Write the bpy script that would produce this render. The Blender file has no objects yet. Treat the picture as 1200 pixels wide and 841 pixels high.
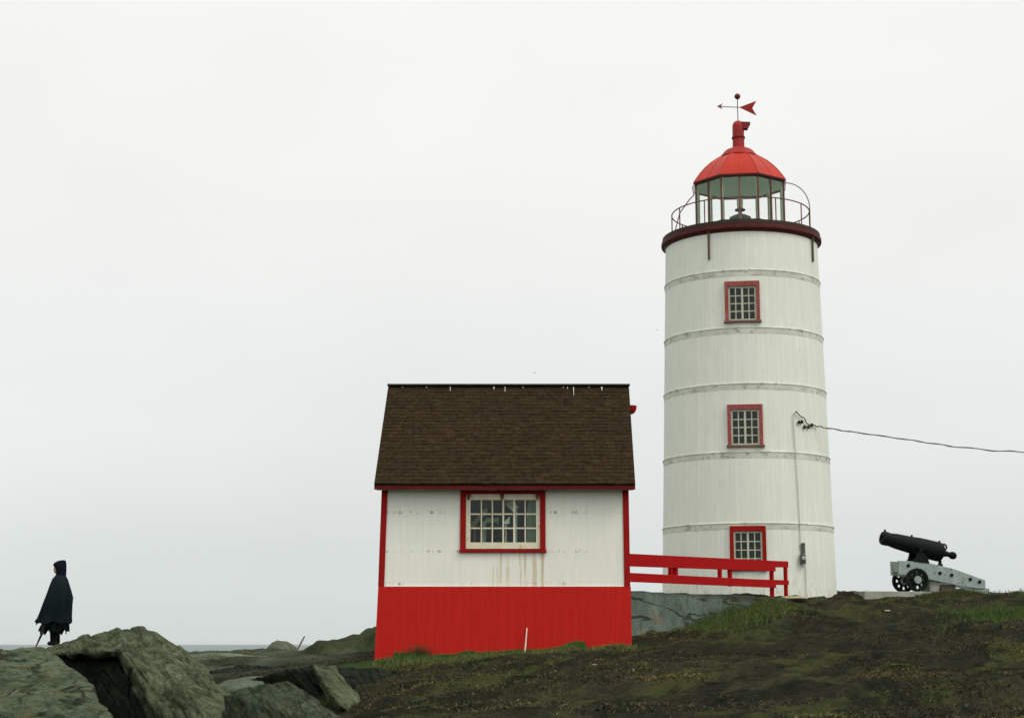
import bpy, bmesh, math, random
import numpy as np
from mathutils import Vector, Matrix
from mathutils.bvhtree import BVHTree
random.seed(7); rng = np.random.default_rng(7)
scn = bpy.context.scene
COL = scn.collection
F = 1950.0; PITCH = math.atan((754-420.5)/F)
CP, SP = math.cos(PITCH), math.sin(PITCH)

def P(px, py, Y):
    """world point seen at photo position (px,py) that lies Y metres ahead of the viewer (eye at 0,0,0)"""
    u = (px-600)/F; v = (420.5-py)/F
    dx, dy, dz = u, CP - v*SP, SP + v*CP
    k = Y/dy
    return Vector((dx*k, Y, dz*k))

# ------------------------------------------------------------------ noise
def _hash(ix, iy, iz, seed):
    h = (ix.astype(np.int64)*374761393 + iy.astype(np.int64)*668265263 + iz.astype(np.int64)*2147483647 + seed*974634077) & 0xFFFFFFFF
    h = ((h ^ (h >> 13))*1274126177) & 0xFFFFFFFF
    h = ((h ^ (h >> 16))*2246822519) & 0xFFFFFFFF
    return ((h ^ (h >> 15)) & 0xFFFFFF)/float(0xFFFFFF)*2-1
def vnoise(p, seed=0):
    f = np.floor(p); t = p-f; t = t*t*t*(t*(t*6-15)+10); i = f.astype(np.int64)
    out = 0
    for a in (0, 1):
        for b in (0, 1):
            for c in (0, 1):
                w = (t[:, 0] if a else 1-t[:, 0])*(t[:, 1] if b else 1-t[:, 1])*(t[:, 2] if c else 1-t[:, 2])
                out = out + w*_hash(i[:, 0]+a, i[:, 1]+b, i[:, 2]+c, seed)
    return out
def fbm(p, octaves=4, seed=0, gain=.5):
    s = 0; a = 1.0; q = np.array(p, float)
    for o in range(octaves):
        s = s + a*vnoise(q, seed+o*17); a *= gain; q = q*2.03+11.7
    return s

# ------------------------------------------------------------------ mesh helpers
def box(bm, c, s, M=None):
    c = Vector(c); s = Vector(s)/2
    vs = []
    for x in (-1, 1):
        for y in (-1, 1):
            for z in (-1, 1):
                v = Vector((x*s.x, y*s.y, z*s.z)) + c
                vs.append(bm.verts.new(M @ v if M else v))
    for f in ((0,1,3,2),(4,6,7,5),(0,4,5,1),(2,3,7,6),(0,2,6,4),(1,5,7,3)):
        bm.faces.new([vs[i] for i in f])
def hexa(bm, p):
    """8 corners: bottom 4 in a loop, then top 4"""
    vs = [bm.verts.new(Vector(q)) for q in p]
    for f in ((3,2,1,0),(4,5,6,7),(0,1,5,4),(1,2,6,5),(2,3,7,6),(3,0,4,7)):
        bm.faces.new([vs[i] for i in f])
def prism(bm, pts, d):
    d = Vector(d); a = [bm.verts.new(Vector(p)) for p in pts]; b = [bm.verts.new(Vector(p)+d) for p in pts]
    n = len(pts)
    bm.faces.new(a[::-1]); bm.faces.new(b)
    for i in range(n): bm.faces.new((a[i], a[(i+1) % n], b[(i+1) % n], b[i]))
def beam(bm, a, b, h, t):
    """board from a to b (centres), h tall in z, t thick sideways"""
    a = Vector(a); b = Vector(b); d = (b-a); s = Vector((-d.y, d.x, 0)); s.normalize(); s *= t/2; u = Vector((0,0,h/2))
    hexa(bm, [a-s-u, a+s-u, b+s-u, b-s-u, a-s+u, a+s+u, b+s+u, b-s+u])
def tube(bm, pts, r, n=8, caps=True):
    pts = [Vector(p) for p in pts]; rings = []
    up = Vector((0.13, 0.31, 0.94))
    for i, p in enumerate(pts):
        t = (pts[min(i+1, len(pts)-1)] - pts[max(i-1, 0)]).normalized()
        a = t.cross(up)
        if a.length < .05: a = t.cross(Vector((1, 0, 0)))
        a.normalize(); b = t.cross(a)
        rr = r[i] if isinstance(r, (list, tuple)) else r
        rings.append([bm.verts.new(p + a*math.cos(k*2*math.pi/n)*rr + b*math.sin(k*2*math.pi/n)*rr) for k in range(n)])
    for i in range(len(rings)-1):
        for k in range(n):
            bm.faces.new((rings[i][k], rings[i][(k+1) % n], rings[i+1][(k+1) % n], rings[i+1][k]))
    if caps:
        bm.faces.new(rings[0][::-1]); bm.faces.new(rings[-1])
def lathe(bm, prof, n=32, c=(0,0,0), rot=0.0, M=None, closed=False, caps=True):
    c = Vector(c); rings = []
    for r, z in prof:
        ring = []
        for k in range(n):
            a = rot + k*2*math.pi/n
            v = Vector((r*math.cos(a), r*math.sin(a), z)) + c
            ring.append(bm.verts.new(M @ v if M else v))
        rings.append(ring)
    m = len(rings)
    for i in range(m if closed else m-1):
        A, B = rings[i], rings[(i+1) % m]
        for k in range(n): bm.faces.new((A[k], A[(k+1) % n], B[(k+1) % n], B[k]))
    if caps and not closed:
        bm.faces.new(rings[0][::-1]); bm.faces.new(rings[-1])
def ball(bm, c, r, n=12, sc=(1,1,1)):
    bmesh.ops.create_icosphere(bm, subdivisions=2, radius=1, matrix=Matrix.Translation(Vector(c)) @ Matrix.Diagonal((r*sc[0], r*sc[1], r*sc[2], 1)))

def empty(name, label, cat, loc=(0,0,0), rz=0.0, group=None):
    o = bpy.data.objects.new(name, None); COL.objects.link(o)
    o.location = loc; o.rotation_euler = (0, 0, rz); o.empty_display_size = .2
    o['label'] = label; o['category'] = cat
    if group: o['group'] = group
    return o
def tag(o, label, cat, group=None):
    o['label'] = label; o['category'] = cat
    if group: o['group'] = group
    return o
def root_of(o):
    while o.parent: o = o.parent
    return o
def obj(name, bm, mat, parent=None, local=False, smooth=0, bevel=0, label=None, kind=None, origin=None):
    me = bpy.data.meshes.new(name)
    if bm.__class__.__name__ == 'BMesh':
        bmesh.ops.recalc_face_normals(bm, faces=bm.faces)
        if parent and not local:
            r = root_of(parent)
            Mw = Matrix.Translation(r.location) @ Matrix.Rotation(r.rotation_euler.z, 4, 'Z')
            bm.transform(Mw.inverted())
        elif origin is not None:
            bm.transform(Matrix.Translation(-Vector(origin)))
        bm.to_mesh(me); bm.free()
    o = bpy.data.objects.new(name, me); COL.objects.link(o)
    if mat: me.materials.append(mat)
    if parent: o.parent = parent
    elif origin is not None: o.location = origin
    if smooth:
        me.polygons.foreach_set('use_smooth', [True]*len(me.polygons))
        me.set_sharp_from_angle(angle=math.radians(smooth))
    if bevel:
        b = o.modifiers.new('bevel', 'BEVEL'); b.width = bevel; b.segments = 2; b.limit_method = 'ANGLE'
    if label: o['label'] = label
    if kind: o['kind'] = kind
    return o
def npmesh(name, V, tris=None, quads=None, cols=None, mat=None, smooth=False):
    me = bpy.data.meshes.new(name); V = np.asarray(V, np.float32)
    nt = 0 if tris is None else len(tris); nq = 0 if quads is None else len(quads)
    me.vertices.add(len(V)); me.vertices.foreach_set('co', V.ravel())
    idx = []; start = []; s = 0
    if nq: idx.append(np.asarray(quads).ravel()); start.append(np.arange(nq)*4); s = nq*4
    if nt: idx.append(np.asarray(tris).ravel()); start.append(s+np.arange(nt)*3)
    idx = np.concatenate(idx).astype(np.int32); start = np.concatenate(start).astype(np.int32)
    me.loops.add(len(idx)); me.loops.foreach_set('vertex_index', idx)
    me.polygons.add(nt+nq); me.polygons.foreach_set('loop_start', start)
    me.update(calc_edges=True); me.validate()
    if cols is not None:
        at = me.color_attributes.new('tint', 'FLOAT_COLOR', 'POINT')
        at.data.foreach_set('color', np.asarray(cols, np.float32).ravel())
    if smooth: me.polygons.foreach_set('use_smooth', [True]*len(me.polygons))
    if mat: me.materials.append(mat)
    o = bpy.data.objects.new(name, me); COL.objects.link(o)
    return o

# ------------------------------------------------------------------ materials
class NT:
    def __init__(s, name):
        s.m = bpy.data.materials.new(name); s.m.use_nodes = True; s.t = s.m.node_tree
        s.b = s.t.nodes['Principled BSDF']; s.out = s.t.nodes['Material Output']
    def n(s, ty, **kw):
        nd = s.t.nodes.new(ty)
        for k, v in kw.items():
            if k.startswith('_'): setattr(nd, k[1:], v)
        return nd
    def l(s, a, b): s.t.links.new(a, b)
    def coord(s, scale=(1,1,1), loc=(0,0,0), rot=(0,0,0)):
        c = s.n('ShaderNodeTexCoord'); m = s.n('ShaderNodeMapping')
        m.inputs['Scale'].default_value = scale; m.inputs['Location'].default_value = loc; m.inputs['Rotation'].default_value = rot
        s.l(c.outputs['Object'], m.inputs['Vector']); return m.outputs[0]
    def noise(s, vec, scale=1, detail=4, rough=.55, dist=0):
        nd = s.n('ShaderNodeTexNoise'); s.l(vec, nd.inputs['Vector'])
        nd.inputs['Scale'].default_value = scale; nd.inputs['Detail'].default_value = detail
        nd.inputs['Roughness'].default_value = rough; nd.inputs['Distortion'].default_value = dist
        return nd.outputs['Fac']
    def voro(s, vec, scale=1, feature='F1', out='Distance'):
        nd = s.n('ShaderNodeTexVoronoi'); nd.feature = feature; s.l(vec, nd.inputs['Vector']); nd.inputs['Scale'].default_value = scale
        return nd.outputs[out]
    def ramp(s, fac, stops, interp='LINEAR'):
        nd = s.n('ShaderNodeValToRGB'); nd.color_ramp.interpolation = interp
        e = nd.color_ramp.elements
        while len(e) < len(stops): e.new(.5)
        for i, (p, c) in enumerate(stops):
            e[i].position = p; e[i].color = (c, c, c, 1) if not hasattr(c, '__len__') else (*c[:3], 1)
        s.l(fac, nd.inputs[0]); return nd.outputs[0]
    def mix(s, f, a, b, mode='MIX'):
        nd = s.n('ShaderNodeMix'); nd.data_type = 'RGBA'; nd.blend_type = mode
        for k, v in ((0, f), (6, a), (7, b)):
            if hasattr(v, 'is_linked'): s.l(v, nd.inputs[k])
            elif k == 0: nd.inputs[0].default_value = v
            else: nd.inputs[k].default_value = (*v[:3], 1)
        return nd.outputs[2]
    def math(s, op, a, b=0.0, c=None):
        nd = s.n('ShaderNodeMath'); nd.operation = op
        for k, v in ((0, a), (1, b), (2, c)):
            if v is None: continue
            if hasattr(v, 'is_linked'): s.l(v, nd.inputs[k])
            else: nd.inputs[k].default_value = v
        return nd.outputs[0]
    def sep(s, vec):
        nd = s.n('ShaderNodeSeparateXYZ'); s.l(vec, nd.inputs[0]); return nd.outputs
    def bump(s, h, strength=.3, dist=.02):
        nd = s.n('ShaderNodeBump'); s.l(h, nd.inputs['Height']); nd.inputs['Strength'].default_value = strength; nd.inputs['Distance'].default_value = dist
        s.l(nd.outputs[0], s.b.inputs['Normal'])
    def color(s, c):
        if hasattr(c, 'is_linked'): s.l(c, s.b.inputs['Base Color'])
        else: s.b.inputs['Base Color'].default_value = (*c[:3], 1)
        return s
    def set(s, rough=.6, metal=0, spec=.4):
        s.b.inputs['Roughness'].default_value = rough; s.b.inputs['Metallic'].default_value = metal
        s.b.inputs['Specular IOR Level'].default_value = spec; return s

def worn(name, c, dark=None, wear=None, scale=3, stretch=(1,1,1), rough=.6, wear_at=.62, bump=.15, metal=0, spec=.15):
    m = NT(name); v = m.coord(stretch)
    a = m.noise(v, scale, 6, .6); dark = dark or tuple(x*.72 for x in c)
    col = m.mix(m.ramp(a, [(.3, 0), (.7, 1)]), dark, c)
    if wear:
        w = m.noise(m.coord(stretch, (5, 3, 1)), scale*2.3, 8, .7)
        col = m.mix(m.ramp(w, [(wear_at, 0), (wear_at+.06, 1)]), col, wear)
    m.color(col); m.set(rough, metal, spec)
    m.bump(m.noise(v, scale*6, 5, .6), bump, .01)
    return m.m
M = {}
WHITE = (.775, .795, .695)
def tower_white():
    m = NT('white_tower_boards'); c = m.coord(); x, y, z = m.sep(c)
    ang = m.math('ARCTAN2', y, x)
    bd = m.math('MULTIPLY', ang, 17.0)
    fr = m.math('FRACT', bd); fl = m.math('FLOOR', bd)
    # joint line
    e = m.math('ABSOLUTE', m.math('SUBTRACT', fr, .5))
    joint = m.ramp(e, [(.455, 0), (.495, 1)])
    cb = m.n('ShaderNodeCombineXYZ'); m.l(fl, cb.inputs[0])
    wn = m.n('ShaderNodeTexWhiteNoise'); wn.noise_dimensions = '1D'; m.l(fl, wn.inputs['W'])
    cs = m.n('ShaderNodeCombineXYZ'); m.l(m.math('MULTIPLY', ang, 2.6), cs.inputs[0]); m.l(m.math('MULTIPLY', z, .22), cs.inputs[2])
    st = m.noise(cs.outputs[0], 5, 8, .72)
    big = m.noise(c, .55, 5, .6)
    col = m.mix(m.ramp(st, [(.35, 0), (.68, 1)]), (.675, .695, .60), WHITE)
    col = m.mix(m.ramp(big, [(.35, .0), (.7, .35)]), col, (.60, .635, .565))
    col = m.mix(m.math('MULTIPLY', wn.outputs['Value'], .22), col, (.59, .60, .51))
    # joints vary along their length
    jn = m.math('MULTIPLY', joint, m.ramp(m.noise(c, 1.6, 5, .65), [(.38, .05), (.7, .6)]))
    col = m.mix(jn, col, (.33, .34, .28))
    # rust weeps and dirt near the foot
    foot = m.math('MULTIPLY', m.ramp(z, [(.0, 0), (1, 0)]), 0)
    cs2 = m.n('ShaderNodeCombineXYZ'); m.l(m.math('MULTIPLY', ang, 9), cs2.inputs[0]); m.l(m.math('MULTIPLY', z, .7), cs2.inputs[2])
    w2 = m.noise(cs2.outputs[0], 4, 6, .7)
    mr = m.n('ShaderNodeMapRange'); m.l(z, mr.inputs[0]); mr.inputs[1].default_value = 1.6; mr.inputs[2].default_value = .0; mr.inputs[3].default_value = 0; mr.inputs[4].default_value = .8
    col = m.mix(m.math('MULTIPLY', mr.outputs[0], m.ramp(w2, [(.52, 0), (.66, 1)])), col, (.24, .19, .11))
    w3 = m.noise(cs2.outputs[0], 2.2, 7, .75)
    col = m.mix(m.ramp(w3, [(.68, 0), (.80, .5)]), col, (.36, .36, .29))
    m.color(col); m.set(.62, 0, .3)
    m.bump(m.math('ADD', m.math('MULTIPLY', joint, -1.0), m.math('MULTIPLY', st, .5)), .35, .012)
    return m.m
M['tower'] = tower_white()
def cottage_white():
    m = NT('white_cottage_panels'); c = m.coord(); x, y, z = m.sep(c)
    st = m.noise(m.coord((6, 6, .5)), 2.4, 7, .7); big = m.noise(c, .9, 4, .6)
    col = m.mix(m.ramp(st, [(.25, 0), (.62, 1)]), (.72, .727, .63), (.80, .805, .705))
    col = m.mix(m.ramp(big, [(.4, 0), (.75, .3)]), col, (.63, .645, .56))
    # vertical ribs, very faint
    fr = m.math('FRACT', m.math('MULTIPLY', x, 6.2)); e = m.math('ABSOLUTE', m.math('SUBTRACT', fr, .5))
    rib = m.ramp(e, [(.45, 0), (.49, 1)])
    col = m.mix(m.math('MULTIPLY', rib, .07), col, (.40, .39, .31))
    # nail rows with rust (world heights relative to cottage base are in object space)
    dots = m.ramp(m.noise(m.coord((1, .01, .3)), 17, 3, .7), [(.54, 0), (.60, 1)])
    tot = None; gap = m.ramp(m.noise(m.coord((.9, .01, .5), (2.2, 0, 1.7)), 1.6, 2, .5), [(.44, 0), (.52, 1)])
    for h in (3.68, 2.84, 2.15):
        d = m.math('ABSOLUTE', m.math('SUBTRACT', z, h+.02))
        mk = m.math('MULTIPLY', m.ramp(d, [(.0, 1), (.018, 1), (.04, 0)]), dots)
        tot = mk if tot is None else m.math('MAXIMUM', tot, mk)
    col = m.mix(m.math('MULTIPLY', m.math('MULTIPLY', tot, gap), .8), col, (.24, .15, .06))
    # rust weeping under the window
    wx = m.math('MULTIPLY', m.ramp(m.math('ABSOLUTE', m.math('SUBTRACT', x, .30)), [(.0, 1), (.60, 1), (.66, 0)]),
                m.ramp(z, [(.0, 0), (.01, 1)]))
    mr = m.n('ShaderNodeMapRange'); m.l(z, mr.inputs[0]); mr.inputs[1].default_value = 2.0; mr.inputs[2].default_value = 2.84; mr.inputs[3].default_value = .45; mr.inputs[4].default_value = 1
    top = m.math('LESS_THAN', z, 2.86)
    sn = m.ramp(m.noise(m.coord((7, .01, .35)), 1.5, 4, .6), [(.50, 0), (.60, 1)])
    k = m.math('MULTIPLY', m.math('MULTIPLY', wx, sn), m.math('MULTIPLY', top, mr.outputs[0]))
    col = m.mix(m.math('MULTIPLY', k, .68), col, (.44, .27, .08))
    m.color(col); m.set(.55, 0, .35); m.bump(m.math('ADD', st, m.math('MULTIPLY', rib, -1.0)), .2, .006)
    return m.m
M['cottage'] = cottage_white()
def red_boards():
    m = NT('red_painted_boards'); c = m.coord(); x, y, z = m.sep(c)
    fr = m.math('MULTIPLY', m.math('ADD', x, m.math('MULTIPLY', y, 1.0)), 5.2)
    fl = m.math('FLOOR', fr); e = m.math('ABSOLUTE', m.math('SUBTRACT', m.math('FRACT', fr), .5))
    j = m.ramp(e, [(.46, 0), (.495, 1)])
    wn = m.n('ShaderNodeTexWhiteNoise'); wn.noise_dimensions = '1D'; m.l(fl, wn.inputs['W'])
    st = m.noise(m.coord((5, 5, .45)), 2.4, 7, .7)
    col = m.mix(m.ramp(st, [(.3, 0), (.7, 1)]), (.43, .0165, .0125), (.53, .0205, .0150))
    col = m.mix(m.math('MULTIPLY', wn.outputs['Value'], .3), col, (.42, .015, .012))
    col = m.mix(m.math('MULTIPLY', j, m.ramp(st, [(.35, .1), (.65, .55)])), col, (.12, .010, .009))
    sc = m.ramp(m.noise(m.coord((9, 9, .9), (3, 1, 2)), 2.6, 7, .8), [(.63, 0), (.74, .55)])
    col = m.mix(sc, col, (.36, .06, .045))
    m.color(col); m.set(.75, 0, .05); m.bump(m.math('ADD', st, m.math('MULTIPLY', j, -1.5)), .25, .008)
    return m.m
M['redboards'] = red_boards()
M['red'] = worn('red_trim_paint', (.31, .012, .010), (.24, .010, .009), (.18, .045, .025), 3, (1,1,1), .75, .66, spec=.05)
M['fascia'] = worn('shaded_fascia_red', (.115, .012, .012), (.085, .010, .010), None, 3, (1,1,1), .75, spec=.05)  # trim red darkened to hold the shade of the eaves
M['redrail'] = worn('red_railing_paint', (.37, .0075, .0075), (.32, .0065, .0068), None, 2.5, (1,1,1), .8, spec=.05)
M['peel'] = worn('peeling_red_paint', (.30, .075, .068), (.24, .045, .042), (.40, .25, .21), 9, (1,1,1), .8, .56)
M['dome'] = worn('red_dome_paint', (.46, .030, .013), (.38, .024, .012), (.26, .05, .02), 2.2, (1,1,.6), .45, .68)
M['vent'] = worn('faded_red_vent_paint', (.36, .024, .018), (.22, .018, .016), (.17, .05, .035), 4, (1,1,.6), .5, .62)
M['cornice'] = worn('brown_red_cornice', (.105, .020, .016), (.065, .014, .012), (.045, .028, .02), 3, (1,1,1), .6, .6)
M['deck'] = worn('dark_gallery_deck', (.050, .027, .020), (.032, .020, .016), None, 3, (1,1,1), .7)
M['rust'] = worn('rusty_brown_iron', (.20, .075, .055), (.12, .05, .04), (.25, .14, .08), 9, (1,1,1), .7, .6)
M['mullion'] = worn('brown_mullion_paint', (.17, .085, .055), (.12, .06, .042), None, 6, (1,1,1), .6)
M['palegreen'] = worn('pale_green_paint', (.40, .47, .36), (.30, .37, .28), None, 4, (1,1,1), .6)
M['ceiling'] = worn('green_lantern_ceiling', (.74, .92, .76), (.66, .84, .68), None, 2, (1,1,1), .6)
M['lfloor'] = worn('pale_bounce_floor', (.72, .78, .70), (.62, .68, .60), None, 2, (1,1,1), .6)  # pale tone chosen to bounce light up onto the ceiling
M['lampgreen'] = worn('dark_green_lamp_metal', (.06, .085, .06), (.04, .06, .045), None, 4, (1,1,1), .45)
M['lampglass'] = worn('cream_lamp_glass', (.62, .58, .40), (.5, .48, .34), None, 4, (1,1,1), .2)
M['cream'] = worn('cream_sash_paint', (.72, .69, .55), (.64, .58, .40), (.50, .34, .12), 4, (1,1,1), .6, .585)
M['sash'] = worn('weathered_pale_sash', (.50, .52, .40), (.40, .42, .32), (.30, .28, .18), 6, (1,1,1), .6, .62)
M['band'] = worn('weathered_band_boards', (.68, .70, .60), (.50, .52, .44), (.37, .375, .31), 1.7, (1,1,1.6), .7, .54)
M['conduit'] = worn('grey_conduit', (.46, .48, .42), (.36, .38, .33), None, 5, (1,1,1), .5)
M['meter'] = worn('dark_grey_meter_box', (.10, .115, .095), (.06, .07, .06), None, 9, (1,1,1), .5)
M['black'] = worn('black_fitting', (.03, .03, .028), (.02, .02, .02), None, 5, (1,1,1), .5)
M['cable'] = worn('weathered_cable', (.20, .185, .165), (.14, .13, .115), None, 5, (1,1,1), .6)
M['iron'] = worn('black_gun_iron', (.0065, .0115, .0095), (.003, .006, .0055), (.024, .021, .014), 5, (1,1,1), .6, .57, metal=.0, spec=.09)
M['carriage'] = worn('grey_green_carriage_paint', (.32, .385, .35), (.21, .265, .24), (.11, .105, .075), 4, (1,1,1), .7, .58)
M['plinth'] = worn('pale_concrete', (.34, .35, .30), (.24, .25, .21), (.15, .155, .12), 3, (1,1,1), .85, .6)
M['brownblock'] = worn('brown_block', (.12, .10, .075), (.08, .07, .055), None, 4, (1,1,1), .85)
M['stake'] = worn('whitened_stake_wood', (.70, .62, .52), (.52, .44, .36), (.35, .12, .08), 6, (1,1,1), .6, .66)
M['interior'] = worn('dark_room_shade', (.018, .022, .016), (.012, .014, .010), None, 2, (1,1,1), .8)  # near black in place of the dimness behind the windows
M['pipe'] = worn('pale_pipe_enamel', (.24, .27, .23), (.19, .22, .18), None, 4, (1,1,1), .4)
M['sheet'] = worn('white_sheet', (.80, .80, .78), (.74, .74, .72), None, 4, (1,1,1), .6)
M['greyboard'] = worn('grey_board', (.66, .68, .62), (.56, .58, .53), None, 4, (1,1,1), .6)
M['soffit'] = worn('cream_soffit', (.5, .5, .42), (.42, .42, .35), None, 3, (1,1,1), .7)
M['dropping'] = worn('white_dropping', (.62, .60, .54), (.5, .48, .42), None, 8, (1,1,1), .8)
M['cloth'] = worn('dark_blue_green_cape', (.007, .014, .016), (.004, .008, .0095), None, 4, (1,1,1), .8, spec=.08)
M['coat'] = worn('black_green_coat', (.005, .010, .010), (.003, .006, .006), None, 4, (1,1,1), .8, spec=.05)
M['hood'] = worn('dark_navy_hood', (.006, .008, .016), (.004, .005, .011), None, 4, (1,1,1), .8, spec=.05)
M['trousers'] = worn('black_trousers', (.005, .007, .007), (.003, .005, .005), None, 4, (1,1,1), .85, spec=.05)
M['boot'] = worn('black_boot', (.012, .012, .011), (.008, .008, .008), None, 6, (1,1,1), .5)
M['skin'] = worn('skin', (.42, .25, .19), (.36, .20, .15), None, 6, (1,1,1), .5)
M['wood'] = worn('dark_stick_wood', (.03, .028, .024), (.02, .019, .017), None, 6, (1,1,1), .6)
M['gull'] = worn('grey_gull_feathers', (.06, .065, .06), (.04, .045, .04), None, 6, (1,1,1), .7)
def glass(name, tint=(1,1,1), ior=1.5, rough=.0):
    m = NT(name); t = m.n('ShaderNodeBsdfTransparent'); g = m.n('ShaderNodeBsdfGlossy'); lw = m.n('ShaderNodeLayerWeight'); mx = m.n('ShaderNodeMixShader')
    t.inputs[0].default_value = (*tint, 1); g.inputs['Roughness'].default_value = rough; f0 = ((ior-1)/(ior+1))**2
    lw.inputs[0].default_value = .5; m.l(m.math('MULTIPLY_ADD', m.math('POWER', lw.outputs['Facing'], 5.0), .85*(1-f0), f0), mx.inputs[0]); m.l(t.outputs[0], mx.inputs[1]); m.l(g.outputs[0], mx.inputs[2]); m.l(mx.outputs[0], m.out.inputs[0])
    m.t.nodes.remove(m.b); return m.m
M['glass'] = glass('old_window_glass', (.90, .96, .90), 1.33, .0)
M['lglass'] = glass('lantern_glass', (.97, .99, .97), 1.5, .0)
def shingle_mat():
    m = NT('brown_shingles'); g = m.n('ShaderNodeNewGeometry'); c = m.coord()
    r = m.ramp(g.outputs['Random Per Island'], [(0, (.024, .0145, .0078)), (.5, (.029, .0185, .0095)), (1, (.036, .0235, .012))])
    n = m.noise(c, 9, 7, .8)
    r = m.mix(m.ramp(n, [(.30, .75), (.46, 0)]), r, (.013, .010, .005))
    col = m.mix(m.ramp(n, [(.48, 0), (.72, .8)]), r, (.062, .046, .028))
    b = m.noise(c, .8, 5, .6)
    col = m.mix(m.ramp(b, [(.4, 0), (.75, .5)]), col, (.022, .020, .011))
    m.color(col); m.set(.95, 0, .02); m.bump(n, .5, .01); return m.m
M['shingle'] = shingle_mat()
M['ridge'] = worn('weathered_ridge_cap', (.05, .038, .024), (.03, .024, .017), (.16, .15, .12), 3, (1,1,1), .9, .68)
def concrete_wall_mat():
    m = NT('old_render_green_grey'); c = m.coord()
    n = m.noise(c, 1.1, 6, .6); f = m.noise(c, 9, 6, .7)
    col = m.ramp(n, [(.30, (.078, .108, .084)), (.50, (.118, .160, .130)), (.72, (.150, .182, .148))])
    cr = m.noise(m.coord((.30, .30, 1.5), (2, 1, 4)), 1.1, 5, .55, .25)
    band = m.math('ABSOLUTE', m.math('SUBTRACT', cr, .53))
    crack = m.math('MULTIPLY', m.ramp(band, [(.0, 1), (.012, .9), (.028, 0)]), m.ramp(m.noise(c, .6, 3, .5), [(.38, 0), (.44, 1)]))
    col = m.mix(crack, col, (.035, .036, .026))
    pat = m.ramp(m.noise(m.coord((.7, .7, 1.6), (9, 2, 1)), 1.1, 6, .6), [(.60, 0), (.64, 1)])
    col = m.mix(pat, col, (.17, .16, .115))
    col = m.mix(m.ramp(f, [(.50, 0), (.66, .6)]), col, (.06, .068, .048))
    col = m.mix(m.ramp(m.noise(c, 3.2, 7, .7), [(.36, .7), (.48, 0)]), col, (.055, .065, .048))
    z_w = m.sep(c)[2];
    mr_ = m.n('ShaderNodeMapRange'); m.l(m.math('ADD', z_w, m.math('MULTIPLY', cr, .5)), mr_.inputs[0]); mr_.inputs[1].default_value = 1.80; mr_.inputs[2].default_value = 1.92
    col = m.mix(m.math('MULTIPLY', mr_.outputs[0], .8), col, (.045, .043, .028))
    m.color(col); m.set(.9, 0, .1)
    m.bump(m.math('SUBTRACT', m.math('ADD', f, n), m.math('MULTIPLY', crack, 1.2)), .6, .03); return m.m
M['render'] = concrete_wall_mat()
def rock_mat(name, a, b, d, lich=(.13, .125, .06), sdir=(.74, .1, .67), k=1.0, dark_amt=.75, band=5.0, crack=1.0, ck_amt=1.0):
    m = NT(name); c = m.coord(); sd_ = Vector(sdir).normalized()
    wv = m.n('ShaderNodeVectorMath'); wv.operation = 'DOT_PRODUCT'; m.l(c, wv.inputs[0]); wv.inputs[1].default_value = sd_
    x, y, z = m.sep(c); cb = m.n('ShaderNodeCombineXYZ'); m.l(m.math('MULTIPLY', x, .7), cb.inputs[0]); m.l(m.math('MULTIPLY', y, .7), cb.inputs[1]); m.l(m.math('MULTIPLY', wv.outputs['Value'], band), cb.inputs[2])
    s = m.noise(cb.outputs[0], 1.3, 9, .7, .6); n = m.noise(c, .8, 6, .62); f = m.noise(c, 15, 8, .74); v = m.noise(c, 3.2, 8, .68)
    col = m.mix(m.ramp(n, [(.35, 0), (.66, 1)]), a, b)
    col = m.mix(m.ramp(s, [(.36, dark_amt), (.50, 0)]), col, d)
    col = m.mix(m.ramp(v, [(.38, .6), (.5, 0)]), col, tuple(x*1.5 for x in d))
    col = m.mix(m.ramp(m.noise(m.coord((1,1,1), (4,4,4)), 1.9, 8, .72), [(.54, 0), (.66, .8)]), col, lich)
    col = m.mix(m.ramp(f, [(.36, .6), (.56, 0)]), col, d)
    wp = m.n('ShaderNodeTexNoise'); m.l(c, wp.inputs['Vector']); wp.inputs['Scale'].default_value = 1.3; wp.inputs['Detail'].default_value = 5
    va = m.n('ShaderNodeVectorMath'); va.operation = 'MULTIPLY_ADD'; m.l(wp.outputs['Color'], va.inputs[0]); va.inputs[1].default_value = (.9, .9, .9); m.l(cb.outputs[0], va.inputs[2])
    ck = m.voro(va.outputs[0], .9*crack, 'DISTANCE_TO_EDGE'); cl = m.ramp(ck, [(.0, 1), (.02, .85), (.055, 0)])
    cl = m.math('MULTIPLY', cl, m.ramp(m.noise(c, 1.1, 4, .6), [(.44, 0), (.60, ck_amt)]))
    col = m.mix(cl, col, tuple(x*.6 for x in d))
    m.color(col); m.set(.9, 0, .03)
    hgt = m.math('ADD', m.math('MULTIPLY', s, 1.6), m.math('ADD', m.math('MULTIPLY', f, .5), v))
    m.bump(m.math('SUBTRACT', hgt, m.math('MULTIPLY', cl, 1.3)), .95*k, .08)
    return m.m
M['rock'] = rock_mat('grey_green_rock', (.072, .092, .050), (.160, .186, .112), (.012, .018, .009), ck_amt=.35, band=6.5)
M['rock_left'] = rock_mat('grey_green_slab_rock', (.064, .084, .049), (.122, .148, .094), (.011, .017, .008), sdir=(.5, -.3, .8), dark_amt=.5, band=2.2, crack=1.3, ck_amt=.75)
M['rock_pale'] = rock_mat('pale_grey_rock', (.085, .105, .074), (.125, .146, .108), (.04, .05, .036), (.11, .12, .075), k=.5, dark_amt=.3, ck_amt=.2)
M['rock_dark'] = rock_mat('dark_and_shaded_rock', (.018, .023, .016), (.036, .044, .031), (.005, .007, .005), (.05, .055, .034))  # near-black rock; also paints the shade of sheltered faces
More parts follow.
